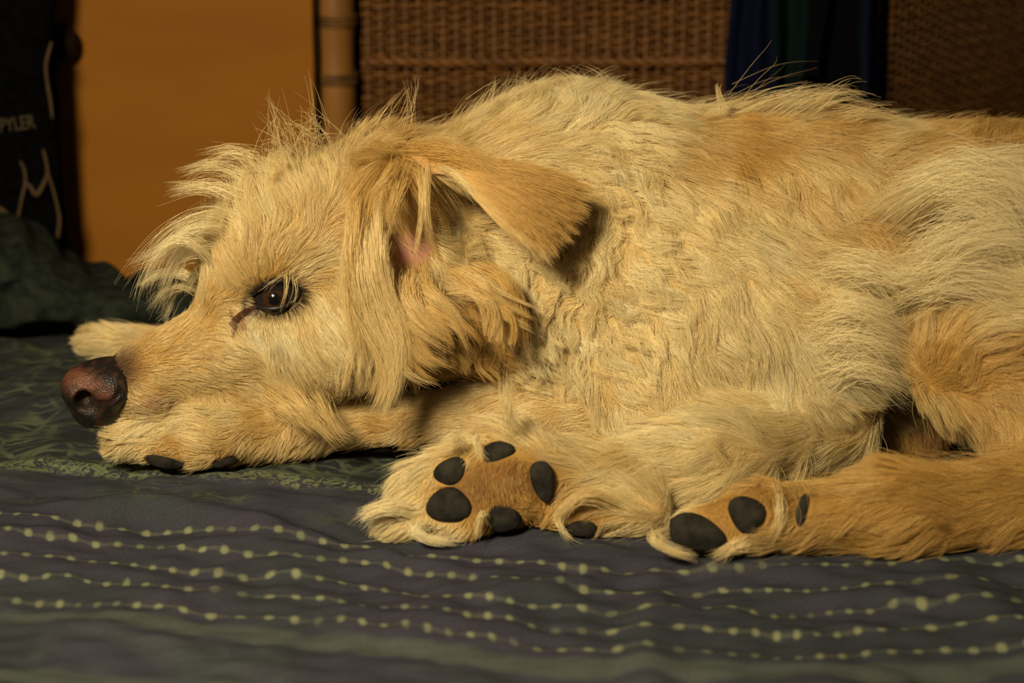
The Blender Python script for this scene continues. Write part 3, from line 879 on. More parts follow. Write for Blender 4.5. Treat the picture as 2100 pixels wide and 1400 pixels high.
# ------------------------------------------------------------------ ear flap, folded back
EAR_O = [(845, 322, -.004), (930, 330, -.010), (1010, 338, -.016), (1080, 352, -.018), (1140, 378, -.020), (1122, 418, -.026), (1096, 458, -.036), (1070, 488, -.044), (1036, 466, -.050), (1002, 440, -.050), (962, 396, -.046), (930, 362, -.038), (880, 352, -.022)]


def build_ear():
    P = np.array([at(*p) for p in EAR_O])
    up = spline(P[[0, 1, 2, 3, 4, 5, 6, 7]], 40); lo_ = spline(P[[0, 12, 11, 10, 9, 8, 7]], 40)
    nv = 14; V = []; nrm = []
    for i in range(40):
        for j in range(nv):
            t = j / (nv - 1)
            p = up[i] * (1 - t) + lo_[i] * t
            bul = math.sin(math.pi * t) * math.sin(math.pi * min(1, i / 34)) * 0.010
            V.append(p + np.array([0, -1, 0.25]) * bul)
    V = np.array(V); idx = np.arange(40 * nv).reshape(40, nv)
    F = np.stack([idx[:-1, :-1], idx[:-1, 1:], idx[1:, 1:], idx[1:, :-1]], -1).reshape(-1, 4)
    o = mesh_obj('ear', V, F, mat('ear_skin', (0.27, 0.15, 0.06), 0.8, 0.1), dog)
    s = o.modifiers.new('thickness', 'SOLIDIFY'); s.thickness = 0.0022; s.offset = 0
    o['label'] = 'tan ear flap folded back'
    return o, V, F


ear, EV, EF = build_ear()

# ------------------------------------------------------------------ paw pads on the soles
M_pad = noisy_mat('pad_leather', (0.008, 0.0075, 0.006), (0.022, 0.019, 0.015), 120, rough=0.85, spec=0.1, bump=0.8)
PADS = [(1020, 926, 33, 22, -12), (924, 966, 36, 27, -35), (921, 1036, 46, 37, -8), (1032, 1062, 34, 32, 10), (1112, 985, 27, 42, -14), (1192, 1085, 34, 20, 10),
        (1428, 1092, 62, 36, 14), (1532, 1054, 40, 37, 30), (1644, 1046, 12, 34, 15),
        (340, 946, 42, 15, 10), (462, 946, 26, 13, -8), (790, 926, 34, 14, -5)]
PADC = []; PADF = []


def build_pad(px, py, a, b, rot):
    p = hit(px, py)
    n = grad(p[None])[0]
    d = unit(CAM - p); n = unit(n * 0.55 + d * 0.6)
    s = dep(p) / FPX
    ux = unit(RIGHT - n * (RIGHT @ n)); uy = np.cross(n, ux)
    r = math.radians(-rot); ex = ux * math.cos(r) + uy * math.sin(r); eyy = np.cross(n, ex)
    bm = bmesh.new(); bmesh.ops.create_uvsphere(bm, u_segments=24, v_segments=16, radius=1)
    for v in bm.verts:
        x, y, z = v.co
        k = 1 + 0.07 * math.sin(3 * math.atan2(y, x) + px) + 0.05 * math.sin(2 * math.atan2(y, x) + 0.7 * py)
        q = p + ex * x * a * s * k + eyy * y * b * s * k + n * (z * min(a, b) * s * 0.50 + 0.0005)
        q[2] = max(q[2], float(bedz(q[0], q[1])) + 0.0025)
        v.co = Vector(q)
    bm_obj('paw_pad', bm, M_pad, dog)
    PADC.append((p, max(a, b) * s, px, py, a, b, r))
    PADF.append((p, ex, eyy, n, a * s, b * s))


for pd in PADS: build_pad(*pd)


# ------------------------------------------------------------------ fur
def hair_material():
    m = bpy.data.materials.new('dog_hair'); m.use_nodes = True
    t = m.node_tree; t.nodes.clear()
    out = t.nodes.new('ShaderNodeOutputMaterial')
    a = t.nodes.new('ShaderNodeAttribute'); a.attribute_name = 'hair_colour'
    d = t.nodes.new('ShaderNodeBsdfHairPrincipled'); d.model = 'CHIANG'; d.parametrization = 'COLOR'
    d.inputs['Roughness'].default_value = 0.42; d.inputs['Radial Roughness'].default_value = 0.6
    t.links.new(a.outputs['Color'], d.inputs['Color'])
    df = t.nodes.new('ShaderNodeBsdfDiffuse'); t.links.new(a.outputs['Color'], df.inputs['Color'])
    mx = t.nodes.new('ShaderNodeMixShader'); mx.inputs[0].default_value = 0.55
    t.links.new(d.outputs[0], mx.inputs[1]); t.links.new(df.outputs[0], mx.inputs[2])
    t.links.new(mx.outputs[0], out.inputs['Surface'])
    return m


M_hair = hair_material()
NP = 8
S.cycles_curves.shape = 'RIBBONS'
NA, NB_, NC = Noise(61, 0.035), Noise(62, 0.035), Noise(63, 0.035)
LOCKS = {g: [] for g in GR}


def grow(P, N, D, lift, L, curl, phase, gravity=0.25):
    """hair paths (n, NP, 3) from roots P"""
    n = len(P)
    X = np.zeros((n, NP, 3)); X[:, 0] = P - N * 0.0008
    cur = unit(D - N * (D * N).sum(-1, keepdims=True))
    d = unit(cur * (1 - lift[:, None]) + N * lift[:, None] + 0.05 * rng.normal(size=(n, 3)))
    st = L / (NP - 1)
    for k in range(1, NP):
        t = k / (NP - 1)
        side = unit(np.cross(d, N) + 1e-6)
        wob = curl * np.sin(phase + t * 6.28 * 1.2) * 0.85
        wob2 = curl * np.cos(phase * 1.7 + t * 6.28 * 1.1) * 0.35
        dd = unit(d + side * wob[:, None] + N * wob2[:, None])
        p = X[:, k - 1] + dd * st[:, None]
        s = sample(p)
        need = 0.0006 + 0.004 * t * np.clip(lift * 1.6, 0.15, 1)
        pen = np.clip(need - s, 0, 0.02)
        g = grad(p)
        p = p + g * pen[:, None]
        bz = bedz(p[:, 0], p[:, 1]) + 0.0015
        p[:, 2] = np.maximum(p[:, 2], bz)
        X[:, k] = p
        d = unit(d * 0.8 + 0.2 * cur + np.array([0, 0, -gravity * 0.25]) * np.minimum(1, L / 0.03)[:, None] * t)
        d = unit(d - g * np.minimum(0, (d * g).sum(-1))[:, None] * (s < need + 0.001)[:, None])
    return X


def roots_on(V, F, n, dens):
    A, B, C, D = (V[F[:, i]] for i in range(4))
    T = np.concatenate([np.stack([A, B, C], 1), np.stack([A, C, D], 1)])
    cr = np.cross(T[:, 1] - T[:, 0], T[:, 2] - T[:, 0]); ar = np.linalg.norm(cr, axis=1) / 2
    cen = T.mean(1); w_ = ar * dens(cen, unit(cr))
    pick = rng.choice(len(T), n, p=w_ / w_.sum())
    u, v = rng.random(n), rng.random(n); m = u + v > 1; u[m] = 1 - u[m]; v[m] = 1 - v[m]
    t = T[pick]
    return t[:, 0] + (t[:, 1] - t[:, 0]) * u[:, None] + (t[:, 2] - t[:, 0]) * v[:, None], unit(cr)[pick]


def clump_to(X, G, near, amount, rad):
    t = np.linspace(0, 1, NP)[None, :, None]
    tgt = G[near] + rng.normal(size=(len(X), 1, 3)) * rad * (0.4 + 0.6 * t)
    k = amount[:, None, None] * t ** 1.1
    return X + (tgt - X) * k


def nearest(P, Q, gP, gQ):
    out = np.zeros(len(P), int)
    for g in np.unique(gP):
        iq = np.where(gQ == g)[0]; ip = np.where(gP == g)[0]
        if not len(iq): iq = np.arange(len(Q))
        kd = kdtree.KDTree(len(iq))
        for a in iq: kd.insert(Q[a], int(a))
        kd.balance()
        for a in ip: out[a] = kd.find(P[a])[1]
    return out


def curves_obj(name, X, col, rad, parent):
    n, k, _ = X.shape
    h = bpy.data.hair_curves.new(name)
    h.add_curves([k] * n)
    h.attributes['position'].data.foreach_set('vector', X.astype(np.float32).ravel())
    r = h.attributes.new('radius', 'FLOAT', 'POINT')
    t = np.linspace(0, 1, k)
    r.data.foreach_set('value', (rad[:, None] * (1 - 0.75 * t ** 1.5)[None]).astype(np.float32).ravel())
    a = h.attributes.new('hair_colour', 'FLOAT_COLOR', 'CURVE')
    a.data.foreach_set('color', np.hstack([col, np.ones((n, 1))]).astype(np.float32).ravel())
    h.materials.append(M_hair)
    o = bpy.data.objects.new(name, h); COL.objects.link(o); o.parent = parent
    o['kind'] = 'stuff'
    return o


def seen_density(cen, nrm):
    v = unit(CAM - cen); f = (v * nrm).sum(-1)
    d = np.where(f > -0.25, 1.0, 0.25)
    d *= np.where(cen[:, 2] < bedz(cen[:, 0], cen[:, 1]) + 0.0035, 0.02, 1.0)
    q = proj(cen)
    d *= np.where((q[:, 0] > 2250), 0.1, 1.0)
    # the face is seen in focus: finer coat there
    d *= np.where((q[:, 0] < 1080) & (f > -0.25) & (cen[:, 2] > 0.005), 1.7, 1.0)
    return d


N_FUR = 300000
P, N = roots_on(BV, BF, N_FUR, seen_density)
N = grad(P)
gid = group_of(P); q = proj(P)
keep = np.ones(len(P), bool)
hs = (gid == 0) & (P[:, 1] < 0.06)
keep &= ~(hs & (almond(q) < 1.08))
keep &= ~(hs & (pinkness(q) < 1.0) & (rng.random(len(P)) > 0.10))
keep &= ~((gid == 0) & (q[:, 0] < 236) & (q[:, 1] > 700))
for (pc, rr, ppx, ppy, a, b, r) in PADC:
    dd = (q - np.array([ppx, ppy]))
    ca, sa = math.cos(-r), math.sin(-r)
    x = dd[:, 0] * ca + dd[:, 1] * sa; y = -dd[:, 0] * sa + dd[:, 1] * ca
    keep &= ~((np.linalg.norm(P - pc, axis=1) < rr * 1.6) & ((x / a) ** 2 + (y / b) ** 2 < 1.0))
P, N, gid, q = P[keep], N[keep], gid[keep], q[keep]
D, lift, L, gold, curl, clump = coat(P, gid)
D = unit(D + 0.28 * np.stack([NA(P), NB_(P) * 0.6, NC(P)], -1))
# hair next to bare places is short
L *= np.where((gid == 0) & (P[:, 1] < 0.06), np.clip((almond(q) - 0.75) / 1.1, 0.28, 1), 1)
L *= np.where((gid == 0) & (P[:, 1] < 0.06), np.clip((pinkness(q) - 0.4) / 0.9, 0.4, 1), 1)
for (pc, rr, *_r) in PADC:
    L *= np.clip(np.linalg.norm(P - pc, axis=1) / rr - 0.75, 0.3, 1.0)
# guides: big locks and small wisps
n1, n2 = 3200, 22000
perm = rng.permutation(len(P)); i1 = perm[:n1]; i2 = perm[:n2]
L0 = L.copy(); L = L * rng.uniform(0.55, 1.1, len(P)); L[i2] = L0[i2] * rng.uniform(0.8, 1.1, n2)
g1 = nearest(P, P[i1], gid, gid[i1]); g2 = nearest(P, P[i2], gid, gid[i2])
ph1 = rng.uniform(0, 6.28, n1)
phase = ph1[g1] + rng.normal(size=len(P)) * 0.25
jit1 = rng.normal(size=(n1, 3)) * 0.20
D = unit(D + jit1[g1] * (0.1 + 1.2 * clump[:, None]))
lift = np.clip(lift + rng.normal(size=len(P)) * 0.05, 0.03, 0.9)
stray = rng.random(len(P)) < 0.03
lift[stray] = np.clip(lift[stray] + 0.25, 0, 0.9); L[stray] *= 1.15
X = grow(P, N, D, lift, L, curl, phase)
loose = np.where(stray, 0.1, 1.0)
X2 = X[i2].copy()
X = clump_to(X, X2, g2, np.clip(clump * 0.8, 0, .85) * loose, 0.0004)
X1 = X[i1].copy()
X = clump_to(X, X1, g1, np.clip(clump - 0.35 + 0.15 * np.clip(curl, 0, 1), 0, .6) * loose, 0.0012)
# clumping must not pull hair below the skin or the bed
for k in range(1, NP):
    p = X[:, k]; s = sample(p); X[:, k] = p + grad(p) * np.clip(0.0008 - s, 0, 0.02)[:, None]
    X[:, k, 2] = np.maximum(X[:, k, 2], bedz(p[:, 0], p[:, 1]) + 0.001)
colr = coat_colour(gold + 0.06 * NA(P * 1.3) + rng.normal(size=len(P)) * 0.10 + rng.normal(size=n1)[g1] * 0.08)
colr *= (rng.uniform(0.72, 1.10, len(P)) * (1 + 0.07 * rng.normal(size=n1)[g1]))[:, None]
# dark short hairs round the eye, reddish tear mark at its inner corner, dark pigmented hair on the nose bridge
ea = almond(q); tm = hs[keep] & True
kdk = np.clip((1.50 - ea) / 0.35, 0, 1)[:, None] * tm[:, None] * (rng.random(len(P)) < 0.75)[:, None]
colr = colr * (1 - kdk) + np.array([0.05, 0.035, 0.025]) * kdk
te = np.clip(1.2 - np.sqrt(((q[:, 0] - 488) / 22) ** 2 + ((q[:, 1] - 648 + 0.6 * (q[:, 0] - 488)) / 13) ** 2), 0, 1)[:, None] * tm[:, None]
colr = colr * (1 - te) + np.array([0.22, 0.07, 0.03]) * te
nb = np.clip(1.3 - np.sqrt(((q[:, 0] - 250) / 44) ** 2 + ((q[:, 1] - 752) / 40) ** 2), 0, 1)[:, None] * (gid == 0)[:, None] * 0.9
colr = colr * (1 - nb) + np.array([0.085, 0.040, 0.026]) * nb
lp = np.clip(1.2 - np.sqrt(((q[:, 0] - 300) / 40) ** 2 + ((q[:, 1] - 822) / 26) ** 2), 0, 1)[:, None] * (gid == 0)[:, None] * 0.5
colr = colr * (1 - lp) + np.array([0.42, 0.22, 0.16]) * lp
colr = np.clip(colr, 0.005, 0.9)
rad = rng.uniform(0.00008, 0.00014, len(P))

# hand placed locks: (points px, py, Y), hairs, root spread cm, tip spread cm, gold
LK = [
 # long brow tufts that arch forward over the muzzle
 ('H', [(500, 455, .01), (430, 430, .02), (355, 455, .02), (290, 510, .02), (235, 590, .02)], 16, .5, .5, -.05),
 ('H', [(490, 470, .02), (410, 450, .03), (340, 490, .03), (295, 560, .03), (275, 620, .03)], 40, .7, .8, -.1),
 ('H', [(480, 480, .00), (420, 465, .00), (370, 485, .00), (330, 535, .00), (305, 590, .00)], 60, .7, .7, -.1),
 ('H', [(470, 500, .04), (420, 480, .05), (380, 500, .05), (345, 550, .05), (325, 620, .05)], 50, .7, .8, -.1),
 ('H', [(450, 520, .02), (410, 510, .01), (375, 525, .01), (350, 560, .01), (330, 600, .01)], 50, .6, .6, -.1),
 ('H', [(520, 420, .03), (450, 385, .03), (390, 385, .03), (340, 395, .03)], 70, .8, .7, .0),
 ('H', [(540, 400, .05), (480, 350, .05), (420, 340, .05), (370, 355, .05)], 60, .8, .8, .0),
 ('H', [(560, 370, .04), (510, 320, .04), (460, 310, .04), (420, 325, .04)], 60, .8, .8, .05),
 ('H', [(420, 590, .04), (370, 560, .05), (320, 565, .05), (285, 590, .05)], 50, .4, .5, -.1),
 ('H', [(420, 600, .05), (375, 585, .06), (335, 600, .06), (310, 640, .06)], 50, .4, .6, -.1),
 ('H', [(410, 560, .05), (360, 600, .07), (345, 640, .07), (330, 660, .07)], 30, .4, .7, -.1),
 ('H', [(440, 540, .00), (400, 500, -.01), (360, 490, -.01), (320, 520, -.01), (262, 545, -.01)], 40, .5, .6, -.1),
 ('H', [(600, 340, .04), (575, 285, .04), (550, 260, .04)], 60, 1.8, 2.2, .1), ('H', [(660, 320, .04), (640, 265, .04), (620, 240, .04)], 60, 1.8, 2.4, .15),
 # temple lock that hangs past the jaw
 ('H', [(750, 420, -.022), (738, 520, -.030), (748, 620, -.032), (790, 710, -.034), (800, 770, -.034), (770, 835, -.034)], 150, .6, .35, .1),
 ('H', [(770, 430, -.024), (758, 520, -.032), (780, 620, -.034), (815, 700, -.036), (815, 770, -.036), (785, 850, -.036)], 160, .6, .35, .12),
 ('H', [(790, 450, -.026), (778, 500, -.034), (795, 600, -.036), (830, 680, -.038), (825, 750, -.038)], 120, .5, .4, .15),
 ('H', [(735, 400, -.018), (722, 500, -.026), (720, 600, -.028), (735, 690, -.026), (745, 750, -.022)], 120, .6, .5, .35),
 # tuft over the ear opening
 ('H', [(860, 330, -.020), (868, 400, -.036), (862, 470, -.040), (852, 530, -.040)], 60, .3, .25, .3),
 ('H', [(878, 340, -.022), (876, 400, -.038), (880, 460, -.042), (888, 510, -.042)], 36, .3, .3, .35),
 ('H', [(820, 320, -.014), (800, 360, -.030), (770, 390, -.034), (762, 430, -.034)], 60, .5, .4, .5),
 ('H', [(840, 330, -.018), (815, 400, -.036), (800, 440, -.038), (805, 480, -.038)], 70, .5, .4, .5),
 ('H', [(800, 310, -.010), (770, 290, -.016), (745, 290, -.016)], 40, .4, .3, .6),
 # wavy hair below the ear
 ('H', [(870, 545, -.022), (880, 600, -.034), (930, 640, -.038), (960, 690, -.036)], 110, .5, .4, .4),
 ('H', [(840, 550, -.022), (840, 610, -.034), (880, 660, -.038), (930, 690, -.036)], 110, .5, .4, .35),
 ('H', [(920, 550, -.020), (980, 575, -.032), (1030, 620, -.034), (1090, 650, -.030)], 90, .5, .2, .4),
 ('H', [(940, 600, -.024), (990, 605, -.034), (1020, 640, -.036), (1010, 690, -.036), (1020, 660, -.036)], 60, .4, .3, .35),
 ('H', [(970, 540, -.014), (1030, 570, -.024), (1060, 640, -.026), (1050, 710, -.024)], 90, .6, .5, .65),
 ('H', [(820, 560, -.024), (815, 640, -.034), (850, 720, -.036), (900, 750, -.034)], 110, .5, .5, .4),
 # jaw fringe falling over the foreleg
 ('H', [(590, 800, -.012), (620, 830, -.022), (650, 870, -.024), (700, 920, -.024)], 80, .8, .5, .35),
 ('H', [(540, 810, -.012), (580, 835, -.022), (610, 860, -.024), (650, 890, -.024)], 80, .8, .5, .35),
 ('H', [(640, 800, -.010), (665, 840, -.020), (690, 880, -.022), (720, 900, -.022)], 60, .7, .5, .4),
 # hair across the eye
 ('H', [(585, 560, -.032), (555, 585, -.040), (530, 610, -.042)], 7, .25, .35, .1), ('H', [(588, 565, -.034), (590, 600, -.042), (582, 640, -.042)], 9, .3, .35, .1), ('H', [(600, 568, -.034), (606, 600, -.042), (598, 632, -.042)], 5, .25, .35, .1),
 # long strands that stand up along the back
 ('B', [(1480, 220, .10), (1472, 190, .10), (1470, 168, .10)], 30, .5, .2, .05),
 ('B', [(1560, 240, .12), (1620, 208, .11), (1690, 190, .11), (1750, 198, .11)], 39, 1.2, 1.0, .1),
 ('B', [(1520, 235, .12), (1580, 205, .11), (1640, 188, .11), (1690, 180, .11)], 39, 1.2, 1.0, .1),
 ('B', [(1620, 240, .12), (1680, 205, .11), (1730, 190, .11), (1770, 205, .11)], 40, 1.0, 1.0, .15),
 ('B', [(1690, 250, .12), (1750, 235, .11), (1800, 230, .11), (1850, 240, .11)], 40, 1.0, 1.0, .2),
 ('B', [(1500, 220, .12), (1560, 160, .11), (1600, 130, .11), (1612, 105, .11)], 6, 1.6, 4.5, .3),
 ('B', [(780, 260, .05), (800, 215, .05), (815, 185, .05)], 14, .8, .8, .3), ('B', [(830, 250, .05), (842, 205, .05), (836, 165, .05)], 14, .8, .6, .3), ('B', [(990, 220, .08), (1010, 180, .08), (1020, 155, .08)], 14, .8, .6, .1),
 # pale brush over the thigh
 ('T', [(1800, 450, .00), (1880, 390, -.02), (1970, 345, -.03), (2070, 325, -.03), (2160, 330, -.03)], 200, 1.5, 1.4, -.12),
 ('T', [(1850, 420, .00), (1950, 365, -.03), (2040, 365, -.04), (2110, 410, -.04), (2160, 480, -.04)], 220, 1.8, 1.9, -.12),
 ('T', [(1870, 430, .00), (1950, 395, -.03), (2010, 410, -.04), (2060, 460, -.04), (2090, 540, -.04)], 200, 1.8, 1.9, -.12),
 ('T', [(1850, 600, -.01), (1900, 540, -.04), (1960, 500, -.05), (2040, 490, -.05), (2120, 500, -.05)], 260, 2.1, 2.2, -.12),
 ('T', [(1830, 620, -.01), (1890, 580, -.04), (1960, 570, -.05), (2050, 590, -.05), (2130, 640, -.05)], 240, 2.1, 2.2, -.12),
 ('B', [(1680, 560, -.01), (1760, 540, -.03), (1830, 570, -.03), (1870, 600, -.03)], 120, 1.5, 1.6, -.12),
 ('B', [(1690, 660, -.02), (1740, 630, -.04), (1800, 650, -.04), (1860, 700, -.03)], 140, 1.2, 1.3, -.12),
 ('B', [(1690, 720, -.02), (1740, 690, -.04), (1810, 710, -.04), (1870, 760, -.03)], 140, 1.2, 1.3, -.12),
 ('B', [(1700, 780, -.02), (1750, 750, -.04), (1810, 770, -.04), (1870, 820, -.03)], 120, 1.2, 1.3, -.12),
 # tufts round the two soles
 ('A', [(850, 1050, -.125), (800, 1040, -.135), (760, 1050, -.135), (738, 1062, -.135)], 160, .5, .5, -.1),
 ('A', [(880, 1080, -.130), (850, 1085, -.140), (880, 1105, -.142), (940, 1112, -.142)], 130, .5, .3, -.15),
 ('A', [(1010, 1080, -.135), (990, 1050, -.142), (980, 1080, -.142), (975, 1105, -.142)], 40, .3, .3, 0),
 ('A', [(960, 930, -.115), (935, 900, -.125), (920, 905, -.125), (905, 930, -.125)], 70, .5, .5, 0),
 ('A', [(990, 920, -.115), (975, 895, -.125), (985, 925, -.128), (1000, 945, -.128)], 50, .3, .3, 0),
 ('A', [(1060, 900, -.110), (1045, 850, -.120), (1042, 800, -.120), (1046, 770, -.118)], 60, .8, .7, .05),
 ('A', [(1160, 1030, -.125), (1145, 1065, -.135), (1165, 1095, -.140), (1200, 1108, -.140)], 90, .4, .3, 0),
 ('A', [(1280, 1040, -.118), (1210, 1015, -.130), (1160, 1040, -.135), (1140, 1075, -.135)], 110, .6, .4, .3),
 ('C', [(1380, 1090, -.160), (1340, 1100, -.168), (1370, 1125, -.170), (1430, 1140, -.170)], 120, .5, .4, .05),
 ('C', [(1600, 980, -.150), (1640, 1000, -.162), (1650, 1060, -.166), (1610, 1110, -.168)], 110, .6, .5, .6),
 ('C', [(1590, 1000, -.150), (1600, 1040, -.165), (1590, 1090, -.168), (1570, 1115, -.168)], 80, .5, .5, .1),
 ('C', [(1540, 1100, -.160), (1500, 1120, -.168), (1460, 1140, -.170)], 90, .6, .5, .15),
 ('A', [(1500, 960, -.08), (1465, 920, -.10), (1445, 880, -.10)], 60, .5, .4, .2),
]


def jitter_locks():
    r_ = random.Random(5); out = []
    for g, pts, n, s0, s1, gd in LK:
        x, y = pts[0][0], pts[0][1]
        if g == 'H' and 810 < x < 1000 and 530 < y < 620 and n > 50:
            for _ in range(5):
                ox, oy = r_.uniform(-28, 30), r_.uniform(-6, 34); bx, by = r_.uniform(-22, 22), r_.uniform(-16, 16)
                m_ = len(pts) - 1
                out.append((g, [(p[0] + ox + bx * k / m_ + r_.uniform(-7, 7), p[1] + oy + by * k / m_ + r_.uniform(-7, 7), p[2] + 0.002 * r_.random()) for k, p in enumerate(pts)], 45, s0 * 0.8, s1 * 0.7, gd + r_.uniform(-.15, .35)))
        elif g == 'H' and 720 < x < 800 and 360 < y < 460 and n > 80:
            for _ in range(4):
                ox, oy = r_.uniform(-14, 16), r_.uniform(-70, 60); bx = r_.uniform(-14, 14)
                m_ = len(pts) - 1
                out.append((g, [(p[0] + ox + bx * k / m_ + r_.uniform(-4, 4), p[1] + oy * (1 - 0.7 * k / m_), p[2] + 0.002 * r_.random()) for k, p in enumerate(pts)], 60, s0 * 0.9, s1, gd + r_.uniform(-.1, .3)))
    return out


LK += [('H', [(840, 312, -.01), (915, 312, -.020), (985, 332, -.026), (1050, 358, -.028)], 160, .9, .8, .7),
       ('H', [(860, 330, -.01), (930, 332, -.028), (990, 350, -.040), (1040, 390, -.044)], 140, .6, .8, .75),
       ('H', [(870, 345, -.01), (915, 350, -.034), (950, 375, -.046), (985, 420, -.050)], 70, .4, .4, .2)]
LK += jitter_locks()


def build_locks():
    Xs, Cs, Rs, Gs = [], [], [], []
    for g, pts, n, s0, s1, gd in LK:
        if n >= 40: n = int(n * (1.9 if n > 80 else 1.4))
        pts = [at(*p) for p in pts]
        if n > 70:
            h0 = hit(*proj(pts[0][None])[0])
            if abs(h0[1] - pts[0][1]) < 0.06: pts[0] = h0
        c = spline(pts, NP)
        t = np.linspace(0, 1, NP)[None, :, None]
        # wisps inside the lock: a few strands share an offset
        nw = max(3, n // 3); wi = rng.integers(0, nw, n)
        off0 = rng.normal(size=(n, 1, 3)) * s0 * 0.005
        ow = rng.normal(size=(nw, 1, 3)) * s1 * 0.005
        off1 = ow[wi] + rng.normal(size=(n, 1, 3)) * s1 * 0.0016
        ph = rng.uniform(0, 6.28, (nw, 1))[wi]
        wv = np.sin(np.linspace(0, 1, NP)[None] * 7 + ph)[:, :, None] * np.array([0.3, 0.2, 0.4]) * 0.0012 * t
        ln = rng.uniform(0.7, 1.0, (n, 1))
        st0 = np.where(n >= 40, rng.uniform(0, 0.36, (n, 1)), 0.0)
        tt = (st0 + np.linspace(0, 1, NP)[None] * (ln - st0)) * (NP - 1)
        i = np.minimum(tt.astype(int), NP - 2); f = (tt - i)[..., None]
        base = c[i] * (1 - f) + c[i + 1] * f
        x = base + off0 * (1 - t) + off1 * t + wv
        x[:, :, 2] = np.maximum(x[:, :, 2], bedz(x[:, :, 0], x[:, :, 1]) + 0.001)
        Xs.append(x); Gs += [GR.index(g)] * n
        cc = coat_colour(np.full(n, gd) + rng.normal(size=n) * 0.06) * rng.uniform(0.88, 1.06, (n, 1)); Cs.append(cc)
        Rs.append(rng.uniform(0.00009, 0.00015, n))
    return np.concatenate(Xs), np.concatenate(Cs), np.concatenate(Rs), np.array(Gs)


LX, LC, LR, LG = build_locks()


def over_pads(X):
    bad = np.zeros(len(X), bool)
    for p, ex, ey_, n_, a, b in PADF:
        d = X - p
        u, v, h_ = d @ ex, d @ ey_, d @ n_
        rr_ = (u / a) ** 2 + (v / b) ** 2; nr_ = (h_ > -0.006) & (h_ < 0.04)
        bad |= ((rr_ < 0.50) & nr_).any(1) & (rng.random(len(X)) < 0.96)
        bad |= ((rr_ < 0.95) & nr_).any(1) & (rng.random(len(X)) < 0.72)
    return bad


for px, py, a, b in ((848, 508, 60, 26), (928, 478, 34, 58)):
    p_ = hit(px, py); n_ = unit(CAM - p_); s_ = dep(p_) / FPX
    d = X - p_; ins = ((d @ RIGHT / (a * s_)) ** 2 + (d @ UP / (b * s_)) ** 2 < 1.0) & (d @ n_ > -0.03) & (d @ n_ < 0.05)
    k_ = ~(ins.any(1) & (gid == 0) & (rng.random(len(X)) < 0.90)); X, colr, rad, gid = X[k_], colr[k_], rad[k_], gid[k_]
k_ = ~over_pads(X); X, colr, rad, gid = X[k_], colr[k_], rad[k_], gid[k_]
k_ = ~over_pads(LX); LX, LC, LR, LG = LX[k_], LC[k_], LR[k_], LG[k_]
# lashes: short dark hairs outwards from the lids
def lashes():
    n = 260; out = []
    for i in range(n):
        a = rng.uniform(0, 6.28); x, y = math.cos(a), math.sin(a)
        px, py = 564 + 56 * x, 612 + 30 * y - 6 * x
        h_ = hit(px, py)
        if h_ is None: continue
        nn = grad(h_[None])[0]
        d = unit(RIGHT * x * 1.0 - UP * (y + 0.15) + nn * 0.8)
        Lh = rng.uniform(0.003, 0.007)
        tt = np.linspace(0, 1, NP)[:, None]
        out.append(h_ + nn * 0.0005 + d * Lh * tt + (RIGHT * 0.3 * x - UP * 0.3 * abs(y)) * Lh * tt ** 2)
    return np.array(out)


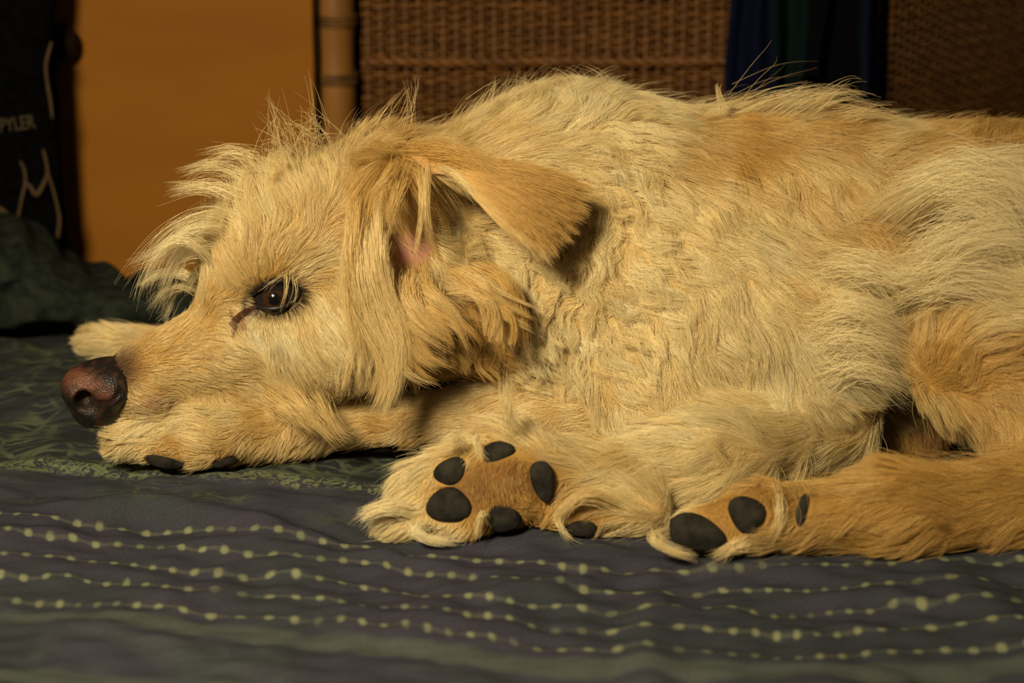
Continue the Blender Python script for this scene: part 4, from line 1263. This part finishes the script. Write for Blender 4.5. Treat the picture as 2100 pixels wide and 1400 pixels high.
EX = lashes()
TE = []
for c_, n_ in (([(524, 630), (500, 640), (482, 655), (474, 668)], 34), ([(505, 640), (486, 655), (478, 675), (477, 692)], 16), ([(470, 640), (476, 650), (478, 655)], 10)):
    cc = spline([hit(*q_) + unit(CAM - hit(*q_)) * 0.0025 for q_ in c_], NP)
    for _ in range(n_):
        TE.append(cc + rng.normal(size=(1, 3)) * 0.0009 + rng.normal(size=(NP, 3)) * 0.0002)
TE = np.array(TE)
names = [('head_fur', [0]), ('body_fur', [1]), ('foreleg_fur', [2, 3]), ('hind_leg_fur', [4, 5, 6])]
for nm, gs in names:
    m = np.isin(gid, gs); ml = np.isin(LG, gs)
    xs, cs, rs = [X[m], LX[ml]], [colr[m], LC[ml]], [rad[m], LR[ml]]
    if nm == 'head_fur':
        xs.append(EX); cs.append(np.tile([0.02, 0.015, 0.012], (len(EX), 1))); rs.append(np.full(len(EX), 0.00012))
        xs.append(TE); cs.append(np.tile([0.10, 0.032, 0.014], (len(TE), 1)) * rng.uniform(0.25, 1.1, (len(TE), 1))); rs.append(np.full(len(TE), 0.00012))
    curves_obj(nm, np.concatenate(xs), np.concatenate(cs), np.concatenate(rs), dog)

# ear fur: straight tan hair swept back along the flap
n = 20000
eP, eN = roots_on(EV, EF, n, lambda c, nn: np.ones(len(c)))
eN = np.where((eN @ np.array([0, -1.0, 0.35]))[:, None] < 0, -eN, eN)
eq = proj(eP)
dx = np.interp(eq[:, 0], [850, 950, 1170], [0.7, 0.8, 0.9]); dy = np.interp(eq[:, 1] - 0.30 * (eq[:, 0] - 930), [330, 380, 470], [0.10, 0.55, 0.85])
eD = unit(RIGHT * dx[:, None] - UP * dy[:, None] + 0.06 * rng.normal(size=(n, 3)))
eL = np.interp(eq[:, 0], [850, 930, 1060, 1110, 1165], [0.020, 0.026, 0.020, 0.021, 0.024]) * rng.uniform(0.45, 1.35, n)
back = rng.random(n) < 0.18
t = np.linspace(0, 1, NP)[None, :, None]
eN2 = np.where(back[:, None], -eN, eN)
eX = eP[:, None] + eN2[:, None] * 0.0012 + (eD[:, None] * t + eN2[:, None] * (0.30 * t - 0.20 * t * t) + np.array([0, 0, -0.10]) * t * t) * eL[:, None, None]
ng = 1300; ig = rng.permutation(n)[:ng]; gn = nearest(eP, eP[ig], np.zeros(n, int), np.zeros(ng, int))
eX = clump_to(eX, eX[ig].copy(), gn, np.full(n, 0.45), 0.0006)
ecol = coat_colour(np.interp(eq[:, 0], [850, 1000, 1170], [0.75, 0.80, 0.72]) - 0.35 * (np.abs(eq[:, 1] - np.interp(eq[:, 0], [930, 962, 1002, 1036, 1070], [362, 396, 440, 466, 488])) < 16) + rng.normal(size=n) * 0.08) * rng.uniform(0.85, 1.06, (n, 1))
curves_obj('ear_fur', eX, ecol, rng.uniform(0.00011, 0.00018, n), ear)
